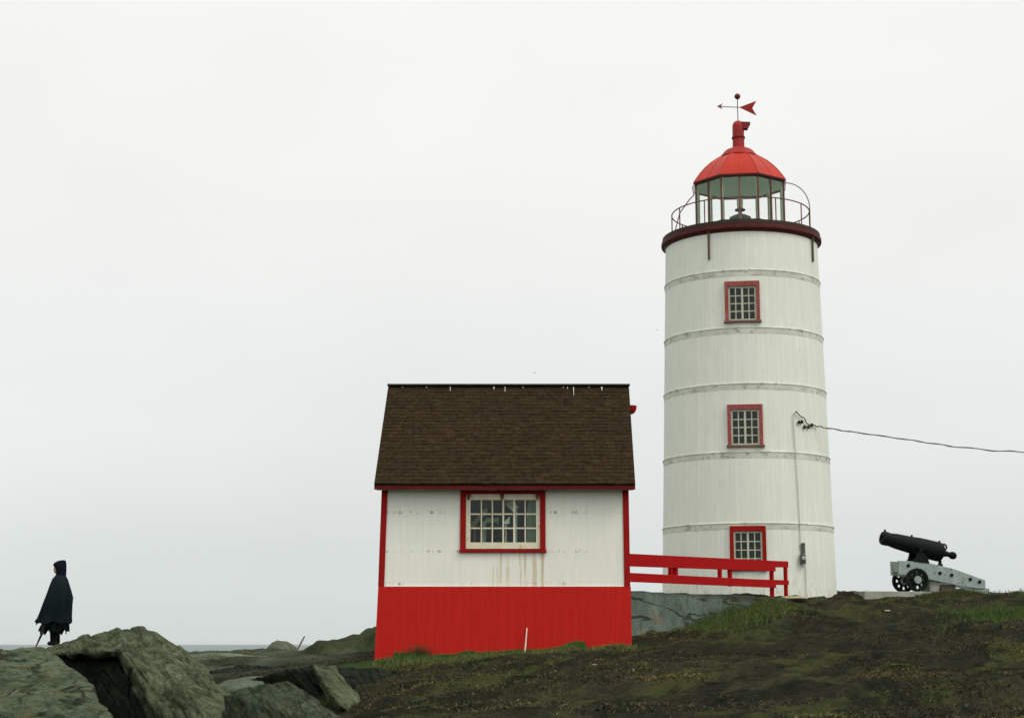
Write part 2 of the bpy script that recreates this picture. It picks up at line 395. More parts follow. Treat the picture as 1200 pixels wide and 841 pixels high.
M['rock_mid'] = rock_mat('dark_grey_rock', (.050, .066, .042), (.105, .125, .082), (.010, .015, .008), (.11, .115, .06), ck_amt=.4, band=7)
M['rock_far'] = rock_mat('far_rock', (.09, .105, .07), (.13, .14, .10), (.05, .06, .04), (.12, .13, .08), k=.5)
M['stone'] = worn('pale_stone', (.36, .36, .29), (.25, .25, .20), None, 9, (1,1,1), .8)
M['slabstone'] = worn('yellowish_flat_stone', (.36, .33, .20), (.24, .22, .13), None, 5, (1,1,1), .8)

def tint_mat(name, rough=.8, translucent=.0):
    m = NT(name); a = m.n('ShaderNodeVertexColor'); a.layer_name = 'tint'
    m.color(a.outputs[0]); m.set(rough, 0, .02); return m.m
M['tint'] = tint_mat('blade_tint')
def ground_mat():
    m = NT('peaty_ground'); c = m.coord(); a = m.n('ShaderNodeVertexColor'); a.layer_name = 'tint'
    tr, tg, tb = m.sep(a.outputs[0])
    def uv(su, sv, off=0.0):
        o = []
        for d in ((.9, -.44, 0), (.44, .9, 0)):
            q = m.n('ShaderNodeVectorMath'); q.operation = 'DOT_PRODUCT'; m.l(c, q.inputs[0]); q.inputs[1].default_value = d; o.append(q.outputs['Value'])
        cb = m.n('ShaderNodeCombineXYZ'); m.l(m.math('MULTIPLY', o[0], su), cb.inputs[0]); m.l(m.math('MULTIPLY', o[1], sv), cb.inputs[1]); cb.inputs[2].default_value = off
        return cb.outputs[0]
    st = uv(1.0, .30)
    n1 = m.noise(st, .42, 7, .62, .5); n2 = m.noise(c, 1.5, 7, .65); n3 = m.noise(c, 9, 6, .7); n4 = m.noise(c, 38, 5, .7)
    col = m.ramp(n1, [(.28, (.0075, .010, .006)), (.44, (.0165, .0165, .0105)), (.56, (.029, .0265, .0165)), (.68, (.037, .032, .020)), (.80, (.019, .021, .0115))])
    s2 = m.noise(uv(3.2, .5, 1.7), .8, 8, .72, .4)
    col = m.mix(m.ramp(s2, [(.36, .8), (.48, 0)]), col, (.0065, .0085, .005))
    col = m.mix(m.ramp(s2, [(.54, 0), (.70, .7)]), col, (.048, .044, .027))
    moss = m.ramp(m.noise(uv(1.5, .28, 3.1), .75, 8, .7, .5), [(.52, 0), (.60, .9)])
    col = m.mix(m.math('MULTIPLY', moss, .85), col, (.050, .056, .019))
    org = m.ramp(m.noise(uv(1.2, .3, 8.3), .6, 7, .68), [(.61, 0), (.70, .42)])
    col = m.mix(org, col, (.085, .052, .022))
    col = m.mix(m.ramp(n2, [(.34, .75), (.5, 0)]), col, (.008, .011, .007))
    col = m.mix(m.ramp(n3, [(.52, 0), (.72, .5)]), col, (.052, .052, .030))
    col = m.mix(m.ramp(n4, [(.62, 0), (.75, .45)]), col, (.085, .085, .058))
    col = m.mix(tr, col, (.20, .245, .17))            # gravel
    col = m.mix(tg, col, (.040, .068, .022))          # green turf
    col = m.mix(tb, col, (.16, .07, .03))            # rusty weed line
    m.color(col); m.set(.95, 0, .02)
    m.bump(m.math('ADD', m.math('MULTIPLY', n3, 1.0), m.math('MULTIPLY', n4, .5)), .9, .06); return m.m
M['ground'] = ground_mat()
def sea_mat():
    m = NT('sea_water'); c = m.coord()
    m.color((.04, .085, .085)); m.set(.38, 0, .5)
    n = m.noise(m.coord((.25, 1, 1)), .05, 8, .6); n2 = m.noise(c, .6, 6, .6)
    m.bump(m.math('ADD', n, m.math('MULTIPLY', n2, .2)), .6, 1.2); return m.m
M['sea'] = sea_mat()

# ------------------------------------------------------------------ terrain
ctrl = []
def cp(px, py, Y): v = P(px, py, Y); ctrl.append((v.x, v.y, v.z))
def cw(x, y, z): ctrl.append((x, y, z))
for a in ((441,778,36),(520,775,36),(600,770,36),(660,763,36),(738,755,36),(430,800,33),(740,761,35),
          (738,750,37.2),(800,737,40),(850,717,42.3),(905,703,44.3),(930,701,48.5),(978,699,52),(920,699,51),
          (1000,697.5,52),(1060,697,53),(1110,694.5,53.2),(1150,696,54),(1200,695,54),(1260,694,54),(1010,704,51),(1080,704,51),
          (800,800,27),(900,770,33),(900,730,41),(1000,760,36),(1000,730,44),(1000,800,28),(1000,845,22),(1150,740,40),(1100,715,47),(1180,845,22),(1150,785,30.5),
          (1180,722,45),(1190,708,49),(700,790,29),(700,835,23),(620,800,28.5),(500,800,29.5),(460,835,24),(560,835,23),(860,845,22),
          (428,779,37.5)): cp(*a)
for a in ((-2.9,41,-.3),(0,41,0),(2.6,41,.5),(0,47,.1),(3,48,.7),(6,49,1.25),(7.6,54,1.5),(10,58,1.5),(7,62,1.4),(14,60,1.45),
          (0,20,-.95),(3,20,-.93),(0,12,-1.35),(0,5,-1.58),(-10,8,-1.75),(10,8,-1.6),(0,0,-1.65),(20,0,-1.7),(-20,0,-1.8),(0,-20,-1.9),(25,-20,-1.8),(-25,-20,-2),
          (20,40,.55),(26,54,1.45),(25,25,-.6),(20,15,-1.15),(10,72,1.3),(30,72,1.2),(3,72,.7),(40,40,.4),(40,10,-1.2),
          (-10,25,-1.5),(-6,25,-1.5),(-3,26,-1.35),(-4,30,-1.2),(-8,33,-1.1),(-4.5,35.5,-.75),(-6,40,-.5),(-4,40,-.42),(-25,30,-1.4),(-28,60,-.9),(-18,42,-.7),(-14,75,-.43),(-10,46,-.42),(-6,46,-.42),(-4,48,-.40),(-12,52,-.42),(-8,56,-.42),(-4,58,-.4),(-13,62,-.42),(-9,68,-.42),(-5,70,-.4),(-12,85,-.43),(-6,85,-.42),(-18,60,-.45),(-20,88,-.46),(-30,85,-.9),(0,95,-.1),(20,95,.6),(-8,18,-1.5),(-15,15,-1.7)): cw(*a)
C = np.array(ctrl); CXY = C[:, :2]
def tps(r2): return np.where(r2 > 1e-9, .5*r2*np.log(np.maximum(r2, 1e-9)), 0)
_n = len(C); _A = np.zeros((_n+3, _n+3))
_A[:_n, :_n] = tps(((CXY[:, None]-CXY[None])**2).sum(-1)) + np.eye(_n)*.12
_A[:_n, _n] = 1; _A[:_n, _n+1:] = CXY; _A[_n, :_n] = 1; _A[_n+1:, :_n] = CXY.T
_w = np.linalg.solve(_A, np.concatenate([C[:, 2], [0, 0, 0]]))
def Hbase(x, y):
    out = np.empty(len(x))
    for i in range(0, len(x), 20000):
        a = np.stack([x[i:i+20000], y[i:i+20000]], 1)
        out[i:i+20000] = tps(((a[:, None]-CXY[None])**2).sum(-1)) @ _w[:_n] + _w[_n] + a @ _w[_n+1:]
    return out
def sstep(a, b, x): t = np.clip((x-a)/(b-a), 0, 1); return t*t*(3-2*t)
def H(x, y):
    x = np.asarray(x, float); y = np.asarray(y, float)
    r = np.hypot(x, (y-40)) + 26*(1-sstep(-9.5, -5.5, x))*sstep(50, 62, y)
    xi = np.clip(x, -34, 44); yi = np.clip(y, -22, 96)
    h = Hbase(xi, yi)
    p = np.stack([x, y, 0*x], 1)
    q = p.copy(); ca, sa = math.cos(.35), math.sin(.35)
    q[:, 0] = (p[:, 0]*ca+p[:, 1]*sa)*.5; q[:, 1] = -p[:, 0]*sa+p[:, 1]*ca
    amp = .35+.65*np.clip((y-14)/10, 0, 1)
    calm = 1-.7*np.exp(-((x-0)/3.6)**2-((y-38)/2.8)**2)
    h = h + amp*calm*(.11*fbm(q*.55, 4, 3) + .055*(1-2*np.abs(fbm(q*1.1, 3, 9))) + .022*fbm(p*3.1, 4, 21) + .018*np.abs(fbm(p*7.0, 2, 31)))
    nz2 = fbm(p*.6, 4, 41)
    hump = sstep(54, 58, y+nz2)*(1-sstep(66, 74, y))*(.50*sstep(-7.3, -6.3, x+.5*nz2)+.42*sstep(-6.6, -4.3, x+.3*nz2))*(1-sstep(0, 6, x))
    h = h + hump*(1+.22*nz2+.18*fbm(p*1.7, 3, 43)) + .16*np.exp(-((x+9.6)/1.5)**2-((y-64.5)/3)**2) + .12*np.exp(-((x+8.0)/1.5)**2-((y-62)/3)**2)
    h = h - .75*np.exp(-((x+2.75)/.42)**2-((y-33.6)/.55)**2)
    uu = .9*x-.44*y; vv_ = .44*x+.9*y
    tt_ = uu*.62 + .55*fbm(np.stack([uu*.45, vv_*.16, 0*x], 1), 4, 51); fr_ = tt_-np.floor(tt_)
    sw_ = np.where(fr_ < .78, fr_/.78, (1-fr_)/.22)
    msk = sstep(-3.6, -1.5, x)*sstep(16, 19, y)*(1-sstep(50, 52.5, y))*calm*np.clip(.65+.7*vnoise(np.stack([uu*.5, vv_*.22, 0*x], 1), 52), .1, 1.2)
    h = h + msk*.13*(sw_-.5)
    h = h - .55*np.exp(-((x-11.4)/1.5)**2-((y-51.7)/1.1)**2) - 1.3*np.exp(-((x+6.9)/1.3)**2-((y-31.3)/2.2)**2)
    h = h - .38*np.exp(-((x+2.95)/.55)**2-((y-29.6)/1.6)**2)
    fall = sstep(52, 110, r)
    return h*(1-fall) + fall*(-22.0)
def axis(segs):
    out = []
    for a, b, n in segs: out += list(np.linspace(a, b, n, endpoint=False))
    return np.array(out+[segs[-1][1]])
gx = axis([(-150,-40,22),(-40,-14,40),(-14,-5,80),(-5,17,330),(17,24,60),(24,50,40),(50,150,20)])
gy = axis([(-100,-20,16),(-20,10,40),(10,17,40),(17,46,420),(46,58,150),(58,100,110),(100,170,20)])
GX, GY = np.meshgrid(gx, gy); fx, fy = GX.ravel(), GY.ravel(); fz = H(fx, fy)
nx, ny = len(gx), len(gy); I = np.arange(nx*ny).reshape(ny, nx)
quads = np.stack([I[:-1, :-1], I[:-1, 1:], I[1:, 1:], I[1:, :-1]], -1).reshape(-1, 4)
pn = np.stack([fx, fy, 0*fx], 1)
nn = fbm(pn*.9, 4, 77)
tint = np.zeros((len(fx), 4)); tint[:, 3] = 1
def blob(cx, cy, rx, ry, soft=.5): return 1-sstep(1-soft, 1+soft, np.hypot((fx-cx)/rx, (fy-cy)/ry)+nn*.22)
tint[:, 0] = np.clip(blob(-6.5, 45.2, 4.4, 1.0) + .7*blob(-9.0, 49, 2.6, .7), 0, 1)*(.3+.6*np.clip(nn+.4, 0, 1))*.55
tint[:, 0] = np.clip(tint[:, 0] + .20*(1-.75*sstep(53, 57, fy)*sstep(-8.5, -7, fx))*sstep(35.5, 39, fy)*(1-sstep(-4.2, -3.0, fx))*(1+.8*nn), 0, 1)
tint[:, 1] = np.clip(blob(-.5, 35.5, 3.2, .9) + blob(4.6, 39.8, 1.5, 1.6)*.5 + blob(14.3, 46, 1.7, 2.0)*.8 + .22*blob(-7, 62, 9, 10)+.35*blob(-13, 78, 10, 12), 0, 1)
tint[:, 2] = .55*blob(-9.4, 47.2, 1.3, .3)
ground = npmesh('ground', np.stack([fx, fy, fz], 1), quads=quads, cols=tint, mat=M['ground'], smooth=True); ground['kind'] = 'structure'
def hz(x, y): return float(H(np.array([x]), np.array([y]))[0])
bm = bmesh.new(); S = 30000
vs = [bm.verts.new((x, y, -13.0)) for x, y in ((-S,-S),(S,-S),(S,S),(-S,S))]; bm.faces.new(vs)
obj('sea', bm, M['sea'], kind='structure')

# ------------------------------------------------------------------ rocks
def realize(o):
    dg = bpy.context.evaluated_depsgraph_get()
    me = bpy.data.meshes.new_from_object(o.evaluated_get(dg))
    old = o.data; o.modifiers.clear(); o.data = me; me.name = o.name; bpy.data.meshes.remove(old); return o
def rock(name, label, cat, pts, mat, vox=.06, smooth=5, amp=.06, strata=.03, sdir=(.5, .1, .86), sfreq=6.0, seed=1, group=None):
    lumps = pts if isinstance(pts[0], list) else [list(pts)]
    allp = [Vector(p) for l in lumps for p in l]; c = sum(allp, Vector())/len(allp)
    bm = bmesh.new()
    for l in lumps:                                  # lumps of one rock, fused by the remesh below
        vs = [bm.verts.new(Vector(p)-c) for p in l]
        bmesh.ops.convex_hull(bm, input=vs)
        bmesh.ops.delete(bm, geom=[v for v in bm.verts if not v.link_faces], context='VERTS')
    o = obj(name, bm, mat); o.location = c
    m = o.modifiers.new('r', 'REMESH'); m.mode = 'VOXEL'; m.voxel_size = vox
    s = o.modifiers.new('s', 'SMOOTH'); s.factor = .5; s.iterations = smooth
    realize(o); me = o.data
    n = len(me.vertices); co = np.empty(n*3, np.float32); me.vertices.foreach_get('co', co); co = co.reshape(-1, 3).astype(float)
    no = np.empty(n*3, np.float32); me.vertices.foreach_get('normal', no); no = no.reshape(-1, 3)
    w = co + .25*np.stack([fbm(co*.7, 3, seed+i) for i in (1, 2, 3)], 1)
    t = w @ np.array(Vector(sdir).normalized())*sfreq + .35*fbm(co*1.1, 3, seed+60)
    fr = t-np.floor(t); saw = np.where(fr < .8, fr/.8, (1-fr)/.2)*2-1
    fl = np.floor(t); lay = _hash(fl.astype(np.int64), 0*fl.astype(np.int64), 0*fl.astype(np.int64), seed+5)
    d = amp*fbm(co*1.2, 5, seed) + strata*(saw*.5*(.5+.5*fbm(co*1.7, 2, seed+80)) + .8*lay) + .2*amp*fbm(co*7, 3, seed+31)
    co = co + no*d[:, None]
    me.vertices.foreach_set('co', co.astype(np.float32).ravel()); me.update()
    me.polygons.foreach_set('use_smooth', [True]*len(me.polygons))
    if not me.materials: me.materials.append(mat)
    tag(o, label, cat, group); return o
def low(px, py, Y, z): v = P(px, py, Y); v.z = z; return v
Bmain = [P(*a) for a in ((120,740,34.6),(150,734,34.3),(170,733.5,34.3),(184,737,34.5),(205,751,35),(215,764,35.2),
     (142,759,31.8),(153,775,31.5),(172,806,31.0),(193,842,30.4),(207,864,30),(225,773,34.5),(257,796,33),(286,825,31),(303,850,29.8),(150,739,37))]
Bmain += [low(215,862,31.5,-3), low(300,850,30,-3), low(230,770,37,-1.6), low(150,790,37.5,-1.6)]
Btop = [P(*a) for a in ((54,757,34),(75,751.5,34.3),(120,740,34.6),(152,734.5,34.4),(66,763,32.9),(100,760,32.3),(142,758.5,31.7),(152,766,31.8),(66,765,33.3),(140,764.5,32.9),(70,753,37.4),(150,739,37.2),(40,764,36),(60,768,36.5),(150,768,36.5))]
Bback = [P(70,758,36.6), P(150,745,36.6), P(70,756,38.2), P(150,745,38.2), low(60,800,37.2,-3), low(160,800,37.2,-3), low(60,800,39,-3), low(160,800,39,-2)]
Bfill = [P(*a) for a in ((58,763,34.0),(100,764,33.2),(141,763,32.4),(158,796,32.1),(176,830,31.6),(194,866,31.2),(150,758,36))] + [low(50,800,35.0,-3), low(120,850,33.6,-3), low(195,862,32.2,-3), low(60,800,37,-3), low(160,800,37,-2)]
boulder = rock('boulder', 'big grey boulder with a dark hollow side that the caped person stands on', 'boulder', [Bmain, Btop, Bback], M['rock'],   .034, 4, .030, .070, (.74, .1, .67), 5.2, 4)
shaded = rock('shaded_face', '', '', [Bfill], M['rock_dark'], .04, 4, .03, .02, (.3, .2, .9), 5, 6)  # dark colour stands in for the shade under the boulder's ledge
for k_ in ('label', 'category'): del shaded[k_]
shaded['label'] = 'inner face painted black for its shade'; shaded.parent = boulder; shaded.location = shaded.location-boulder.location
A = [P(*a) for a in ((-140,790,30),(-60,772,30),(-30,763,30.5),(0,760,30.8),(30,758.5,31),(54,760,31),(75,772,30.5),(95,788,29.6),(110,805,28.6),(126,829,27.4),(137,852,26.5),
     (0,850,26),(60,862,25.7),(-80,850,26),(-160,840,27))] + [low(-150,800,32,-1.9), low(60,800,31.3,-3), low(130,850,27,-2.2), low(0,800,25.5,-2.1), low(-100,800,25.5,-2.1)]
rock('rock_slab', 'smooth sloping grey green rock slab in the bottom left corner before the boulder', 'rock', A, M['rock_left'], .04, 4, .04, .03, (.55, -.3, .75), 3.5, 11)
C1 = [P(*a) for a in ((366,779.5,31.9),(392,779,32.4),(421,812,31.3),(430,848,30),(396,824,29.9),(381,798,30.9))] + [low(432,848,31.2,-2), low(418,812,32.8,-1.8), low(398,785,34.6,-1.5), low(412,848,31.6,-2)]
rock('rock_ridge', 'pale slanting plate of rock left of the cottage corner above the black hollow', 'rock', C1, M['rock'], .035, 2, .03, .035, (.7, .2, .68), 7, 23)
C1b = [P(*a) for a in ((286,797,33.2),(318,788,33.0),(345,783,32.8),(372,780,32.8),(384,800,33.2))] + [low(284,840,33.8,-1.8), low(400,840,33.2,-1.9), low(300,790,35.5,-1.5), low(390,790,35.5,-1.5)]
rock('shaded_rock', 'smooth rock face painted black green for its shade, between the small pale rock and the slanting plate', 'rock', C1b, M['rock_dark'], .035, 3, .03, .02, (.7, .2, .68), 5, 29)  # shaded side of the plate, its darkness put into the colour
C2 = [P(*a) for a in ((262,812,28.8),(300,802,28.9),(334,798,29),(347,804,28.8),(372,821,28.2),(404,843,27.2),(414,858,26.6),(330,862,27.6),(270,850,28.6))] + [low(258,850,29.3,-1.9), low(330,862,28,-3), low(412,860,27.2,-3), low(350,800,30.3,-1.7), low(270,810,30.2,-1.7)]
rock('rock_wedge', 'rough wedge of dark grey rock at the bottom edge right of the boulder', 'rock', C2, M['rock_mid'], .035, 3, .045, .04, (.7, .2, .68), 7, 31)
D = [P(*a) for a in ((246,806,33.2),(266,797,33.6),(290,791,34),(312,791,34),(310,799,33),(280,806,32.4),(256,813,32.6))] + [low(245,810,33.5,-1.6), low(310,800,34.4,-1.5), low(280,812,32.6,-1.7)]
rock('flat_rock', 'small pale smooth rock lying between the boulder and the dark sided rock', 'rock', D, M['rock_pale'], .04, 6, .03, .01, (.4, .2, .8), 5, 41)
E = [P(*a) for a in ((393,781,33.6),(440,782,34.3),(478,789,34),(470,800,33.2),(428,812,32.4),(405,800,32.8))] + [low(400,800,33.6,-1.5), low(470,800,34.2,-1.5), low(425,812,33.4,-1.6)]
rock('shaded_ledge_rock', 'ledge of rock painted black for a hollow in shade, just below the left corner of the red cottage base', 'rock', E, M['rock_dark'], .04, 3, .04, .03, (.3, .3, .9), 8, 47)  # near-black colour stands for the shade in the hollow
E2 = [P(*a) for a in ((228,778,40),(262,774,40.6),(300,776,40.3),(336,780,39),(300,791,38),(252,789,38.4))] + [low(232,790,40,-1.3), low(330,790,40,-1.3)]
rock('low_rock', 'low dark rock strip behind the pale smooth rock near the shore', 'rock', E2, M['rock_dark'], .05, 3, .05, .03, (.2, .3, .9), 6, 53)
Fb = [P(*a) for a in ((311,759,67),(318,753,67.2),(326,750.5,67.4),(335,750.5,67.4),(343,754,67.2),(349,760,67),(330,761,66))] + [low(310,765,67,-1.2), low(350,765,67,-1.2), low(330,762,69,-1.2), low(330,765,65.8,-1.2)]
rock('shore_rock', 'rounded pale rock far off at the sea edge beside a leaning pole', 'rock', Fb, M['rock_far'], .06, 5, .06, .03, (.2, .3, .9), 4, 59)
# outcrops half buried in the slope
def outcrop(name, label, px, py, Y, rx, ry, rz, seed, mat='rock_dark'):
    v = P(px, py, Y); z = hz(v.x, v.y); q = []
    rr = random.Random(seed)
    for k in range(22):
        a = rr.random()*6.283; h = rr.random()
        s = math.sqrt(max(0, 1-h*h*.8))
        q.append(Vector((v.x+rx*s*math.cos(a), v.y+ry*s*math.sin(a), z-.12+rz*h)))
    for k in range(6): q.append(Vector((v.x+rx*math.cos(k), v.y+ry*math.sin(k), z-.5)))
    return rock(name, label, 'rock', q, M[mat], .035, 4, .03, .02, (.2, .4, .85), 9, seed)
# scattered stones
def stone(name, label, px, py, Y, r, seed, mat='stone', group=None, sq=.6):
    v = P(px, py, Y); z = hz(v.x, v.y); rr = random.Random(seed); q = []
    for k in range(24):
        d = Vector((rr.gauss(0,1), rr.gauss(0,1), rr.gauss(0,1))).normalized()
        q.append(Vector((v.x+d.x*r*1.3, v.y+d.y*r, z+r*.25+d.z*r*sq)))
    return rock(name, label, 'stone', q, M[mat], max(.012, r*.14), 2, r*.06, r*.03, (.2, .3, .9), 20, seed, group)
stone('pale_stone', 'whitish stone in the grass below the cottage right corner', 697, 774, 31.5, .085, 101)
stone('pale_stone', 'pale flat stone on the slope below the cannon slab', 1040, 722, 46, .075, 102, sq=.35)
stone('flat_stone', 'yellowish flat stone at the foot of the last railing post', 930, 704, 47.2, .36, 103, 'slabstone', sq=.25)
for i, (px, py, Y) in enumerate(((607,816,25.5),(866,715,41.8),(955,793,29))):
    stone('pebble', 'small pale pebble lying on the dark grassy slope', px, py, Y, .022+.006*(i % 3), 110+i, group='pale pebbles on the slope')

# ------------------------------------------------------------------ cottage
YF = 36.0
def cz(py, Y=YF): return P(600, py, Y).z
CB = Vector((-.15, 38.7, -.9))
cot = empty('cottage', 'small white cottage with red base, brown shingle roof and one wide window', 'cottage', CB)
zb, zm, ze = -1.0, cz(687), cz(566)
def xl(z): return -2.80 - .09*(3.35-z)/3.7
def xr(z): return 2.505 + .02*(3.35-z)/3.7
YB = 41.35
wx0, wx1 = P(540,608,YF).x, P(638.5,608,YF).x; wz0, wz1 = cz(646.5), cz(571)
T = .14
# white walls (front with opening, back, gable sides)
bm = bmesh.new()
def fr(x0a, x0b, x1a, x1b, z0, z1): hexa(bm, [(x0a,YF,z0),(x1a,YF,z0),(x1a,YF+T,z0),(x0a,YF+T,z0),(x0b,YF,z1),(x1b,YF,z1),(x1b,YF+T,z1),(x0b,YF+T,z1)])
fr(xl(zm), xl(ze), wx0, wx0, zm, ze); fr(wx1, wx1, xr(zm), xr(ze), zm, ze)
fr(wx0, wx0, wx1, wx1, zm, wz0); fr(wx0, wx0, wx1, wx1, wz1, ze)
ridge_y = 38.62; ridge_z = P(600,452,ridge_y).z
for X, s in ((xl, 1), (xr, -1)):
    a0, a1 = X(zm), X(ze)
    prism(bm, [(a0, YF+T, zm), (a0, YB-T, zm), (a1, YB-T, ze), (a1, ridge_y, ridge_z-.2), (a1, YF+T, ze)], (s*T, 0, 0))
hexa(bm, [(xl(zm),YB-T,zm),(xr(zm),YB-T,zm),(xr(zm),YB,zm),(xl(zm),YB,zm),(xl(ze),YB-T,ze),(xr(ze),YB-T,ze),(xr(ze),YB,ze),(xl(ze),YB,ze)])
obj('wall', bm, M['cottage'], cot)
# panel joint strips on the front (thin battens)
for px in (541, 637):
    bm = bmesh.new(); x = P(px, 665, YF).x; box(bm, (x, YF-.004, (zm+wz0)/2+.01), (.022, .008, wz0-zm-.03)); obj('batten', bm, M['cottage'], cot)
bm = bmesh.new(); box(bm, (-.15, YF-.006, zm+.012), (xr(zm)-xl(zm)-.27, .012, .02))
obj('batten', bm, M['cottage'], cot)
# red base
bm = bmesh.new(); o_ = .035
hexa(bm, [(xl(zb)-.045,YF-o_,zb),(xr(zb)+.035,YF-o_,zb),(xr(zb)+.035,YB+o_,zb),(xl(zb)-.045,YB+o_,zb),(xl(zm)-.015,YF-o_,zm),(xr(zm)+.03,YF-o_,zm),(xr(zm)+.03,YB+o_,zm),(xl(zm)-.015,YB+o_,zm)])
obj('base_wall', bm, M['redboards'], cot)
# corner trim
for X, sx in ((xl, 1), (xr, -1)):
    bm = bmesh.new(); w = .13
    a0, a1 = X(zm+.005)-sx*.02, X(ze)-sx*.02
    hexa(bm, [(a0,YF-.026,zm+.004),(a0+sx*w,YF-.026,zm+.004),(a0+sx*w,YF-.001,zm+.004),(a0,YF-.001,zm+.004),(a1,YF-.026,ze-.02),(a1+sx*w,YF-.026,ze-.02),(a1+sx*w,YF-.001,ze-.02),(a1,YF-.001,ze-.02)])
    hexa(bm, [(a0,YF-.0005,zm+.004),(a0+sx*.018,YF-.0005,zm+.004),(a0+sx*.018,YF+w,zm+.004),(a0,YF+w,zm+.004),(a1,YF-.0005,ze-.02),(a1+sx*.018,YF-.0005,ze-.02),(a1+sx*.018,YF+w,ze-.02),(a1,YF+w,ze-.02)])
    obj('corner_trim', bm, M['red'], cot, bevel=.004)
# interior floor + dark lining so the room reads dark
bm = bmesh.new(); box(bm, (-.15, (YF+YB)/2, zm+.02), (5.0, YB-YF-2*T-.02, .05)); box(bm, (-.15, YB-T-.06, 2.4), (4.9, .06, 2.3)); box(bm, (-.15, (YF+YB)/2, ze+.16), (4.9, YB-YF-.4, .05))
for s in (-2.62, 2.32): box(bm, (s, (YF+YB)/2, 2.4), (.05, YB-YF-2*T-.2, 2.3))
obj('room_shade_lining', bm, M['interior'], cot)
# roof
E0, E1 = P(438.5,566,35.62), P(744.5,567.5,35.62); R0, R1 = P(455,452.5,ridge_y), P(737,452.5,ridge_y)
E0.z = E1.z = (E0.z+E1.z)/2
bk = lambda e, r: Vector((e.x, 2*ridge_y-e.y, e.z))
B0, B1 = bk(E0, R0), bk(E1, R1)
bm = bmesh.new(); nrm = (E1-E0).cross(R0-E0).normalized(); dn = nrm*-.075
hexa(bm, [E0+dn, E1+dn, R1+dn, R0+dn, E0-nrm*.02, E1-nrm*.02, R1-nrm*.02, R0-nrm*.02])
nb = Vector((0, -nrm.y, nrm.z)); db = nb*-.075
hexa(bm, [B1+db, B0+db, R0+db, R1+db, B1, B0, R0, R1])
roof = obj('roof', bm, M['shingle'], cot)
bm = bmesh.new(); rows = 29; up = R0-E0; rng2 = random.Random(3)
for r in range(rows):
    t0, t1 = r/rows, min(1, (r+1.35)/rows)
    a0 = E0.lerp(R0, t0); b0 = E1.lerp(R1, t0); a1 = E0.lerp(R0, t1); b1 = E1.lerp(R1, t1)
    s = 0.0; cuts = [0.0]; x = (r % 2)*.017+.014*rng2.random()
    while x < .985: cuts.append(x) if x > .004 else None; x += .034+rng2.uniform(-.006, .006)
    cuts.append(1.0)
    for i in range(len(cuts)-1):
        u0, u1 = cuts[i]+(.0005 if i else 0), cuts[i+1]-(.0005 if i < len(cuts)-2 else 0)
        if u1-u0 < .004: continue
        jt = rng2.uniform(-.006, .006); th = rng2.uniform(.010, .022)
        dv = (R0-E0).normalized()*jt
        lo = [a0.lerp(b0, u0)+dv, a0.lerp(b0, u1)+dv, a1.lerp(b1, u1), a1.lerp(b1, u0)]
        top = [lo[0]+nrm*th, lo[1]+nrm*th, lo[2]+nrm*.004, lo[3]+nrm*.004]
        hexa(bm, [q-nrm*.015 for q in lo]+top)
obj('shingles', bm, M['shingle'], roof)
bm = bmesh.new(); beam(bm, R0+Vector((-.02,-.02,.025)), R1+Vector((.02,-.02,.025)), .045, .16)
obj('ridge_cap', bm, M['ridge'], roof, bevel=.012)
bm = bmesh.new()
for px, ln, w in ((472,.05,.05),(528,.30,.035),(579,.16,.06),(592,.35,.03),(613,.08,.03),(660,.08,.03),(665,.16,.03),(672,.62,.035),(705,.26,.05),(690,.08,.03),(500,.06,.04)):
    bm = bmesh.new(); t = (px-455)/282; q = R0.lerp(R1, t); dv = (E0-R0).normalized(); sx = Vector((1,0,0))*w*.42
    n_ = 6
    left = []; right = []
    for k in range(n_+1):
        c = q+dv*(.07+ln*.62*k/n_)+nrm*.03; ww = (.4+.6*rng2.random())*(1-.7*k/n_)
        left.append(bm.verts.new(c-sx*ww)); right.append(bm.verts.new(c+sx*ww))
    for k in range(n_): bm.faces.new((left[k], right[k], right[k+1], left[k+1]))
    obj('dropping_streak', bm, M['dropping'], roof)
bm = bmesh.new(); beam(bm, E0+Vector((-.0,.03,-.078)), E1+Vector((.0,.03,-.078)), .078, .03)
obj('fascia', bm, M['fascia'], roof)
bm = bmesh.new(); beam(bm, Vector((B0.x,B0.y-.03,B0.z-.085)), Vector((B1.x,B1.y-.03,B1.z-.085)), .10, .03)
obj('fascia', bm, M['fascia'], roof)
bm = bmesh.new(); hexa(bm, [(E0.x+.03,E0.y+.046,E0.z-.105),(E1.x-.03,E0.y+.046,E0.z-.105),(E1.x-.03,YF-.03,E0.z-.105),(E0.x+.03,YF-.03,E0.z-.105),(E0.x+.03,E0.y+.046,E0.z-.085),(E1.x-.03,E0.y+.046,E0.z-.085),(E1.x-.03,YF-.03,E0.z-.085),(E0.x+.03,YF-.03,E0.z-.085)])
obj('soffit', bm, M['soffit'], roof)
for e, r, b, s in ((E0, R0, B0, -1), (E1, R1, B1, 1)):
    bm = bmesh.new(); d = Vector((0, 0, -.10)); sx = Vector((s*-.025, 0, 0)); o2 = nrm*-.03; o3 = nb*-.03
    hexa(bm, [e+o2+d, r+o2+d, r+o2+d+sx, e+o2+d+sx, e+o2, r+o2, r+o2+sx, e+o2+sx])
    hexa(bm, [b+o3+d, r+o3+d, r+o3+d+sx, b+o3+d+sx, b+o3, r+o3, r+o3+sx, b+o3+sx])
    obj('bargeboard', bm, M['shingle'], roof)
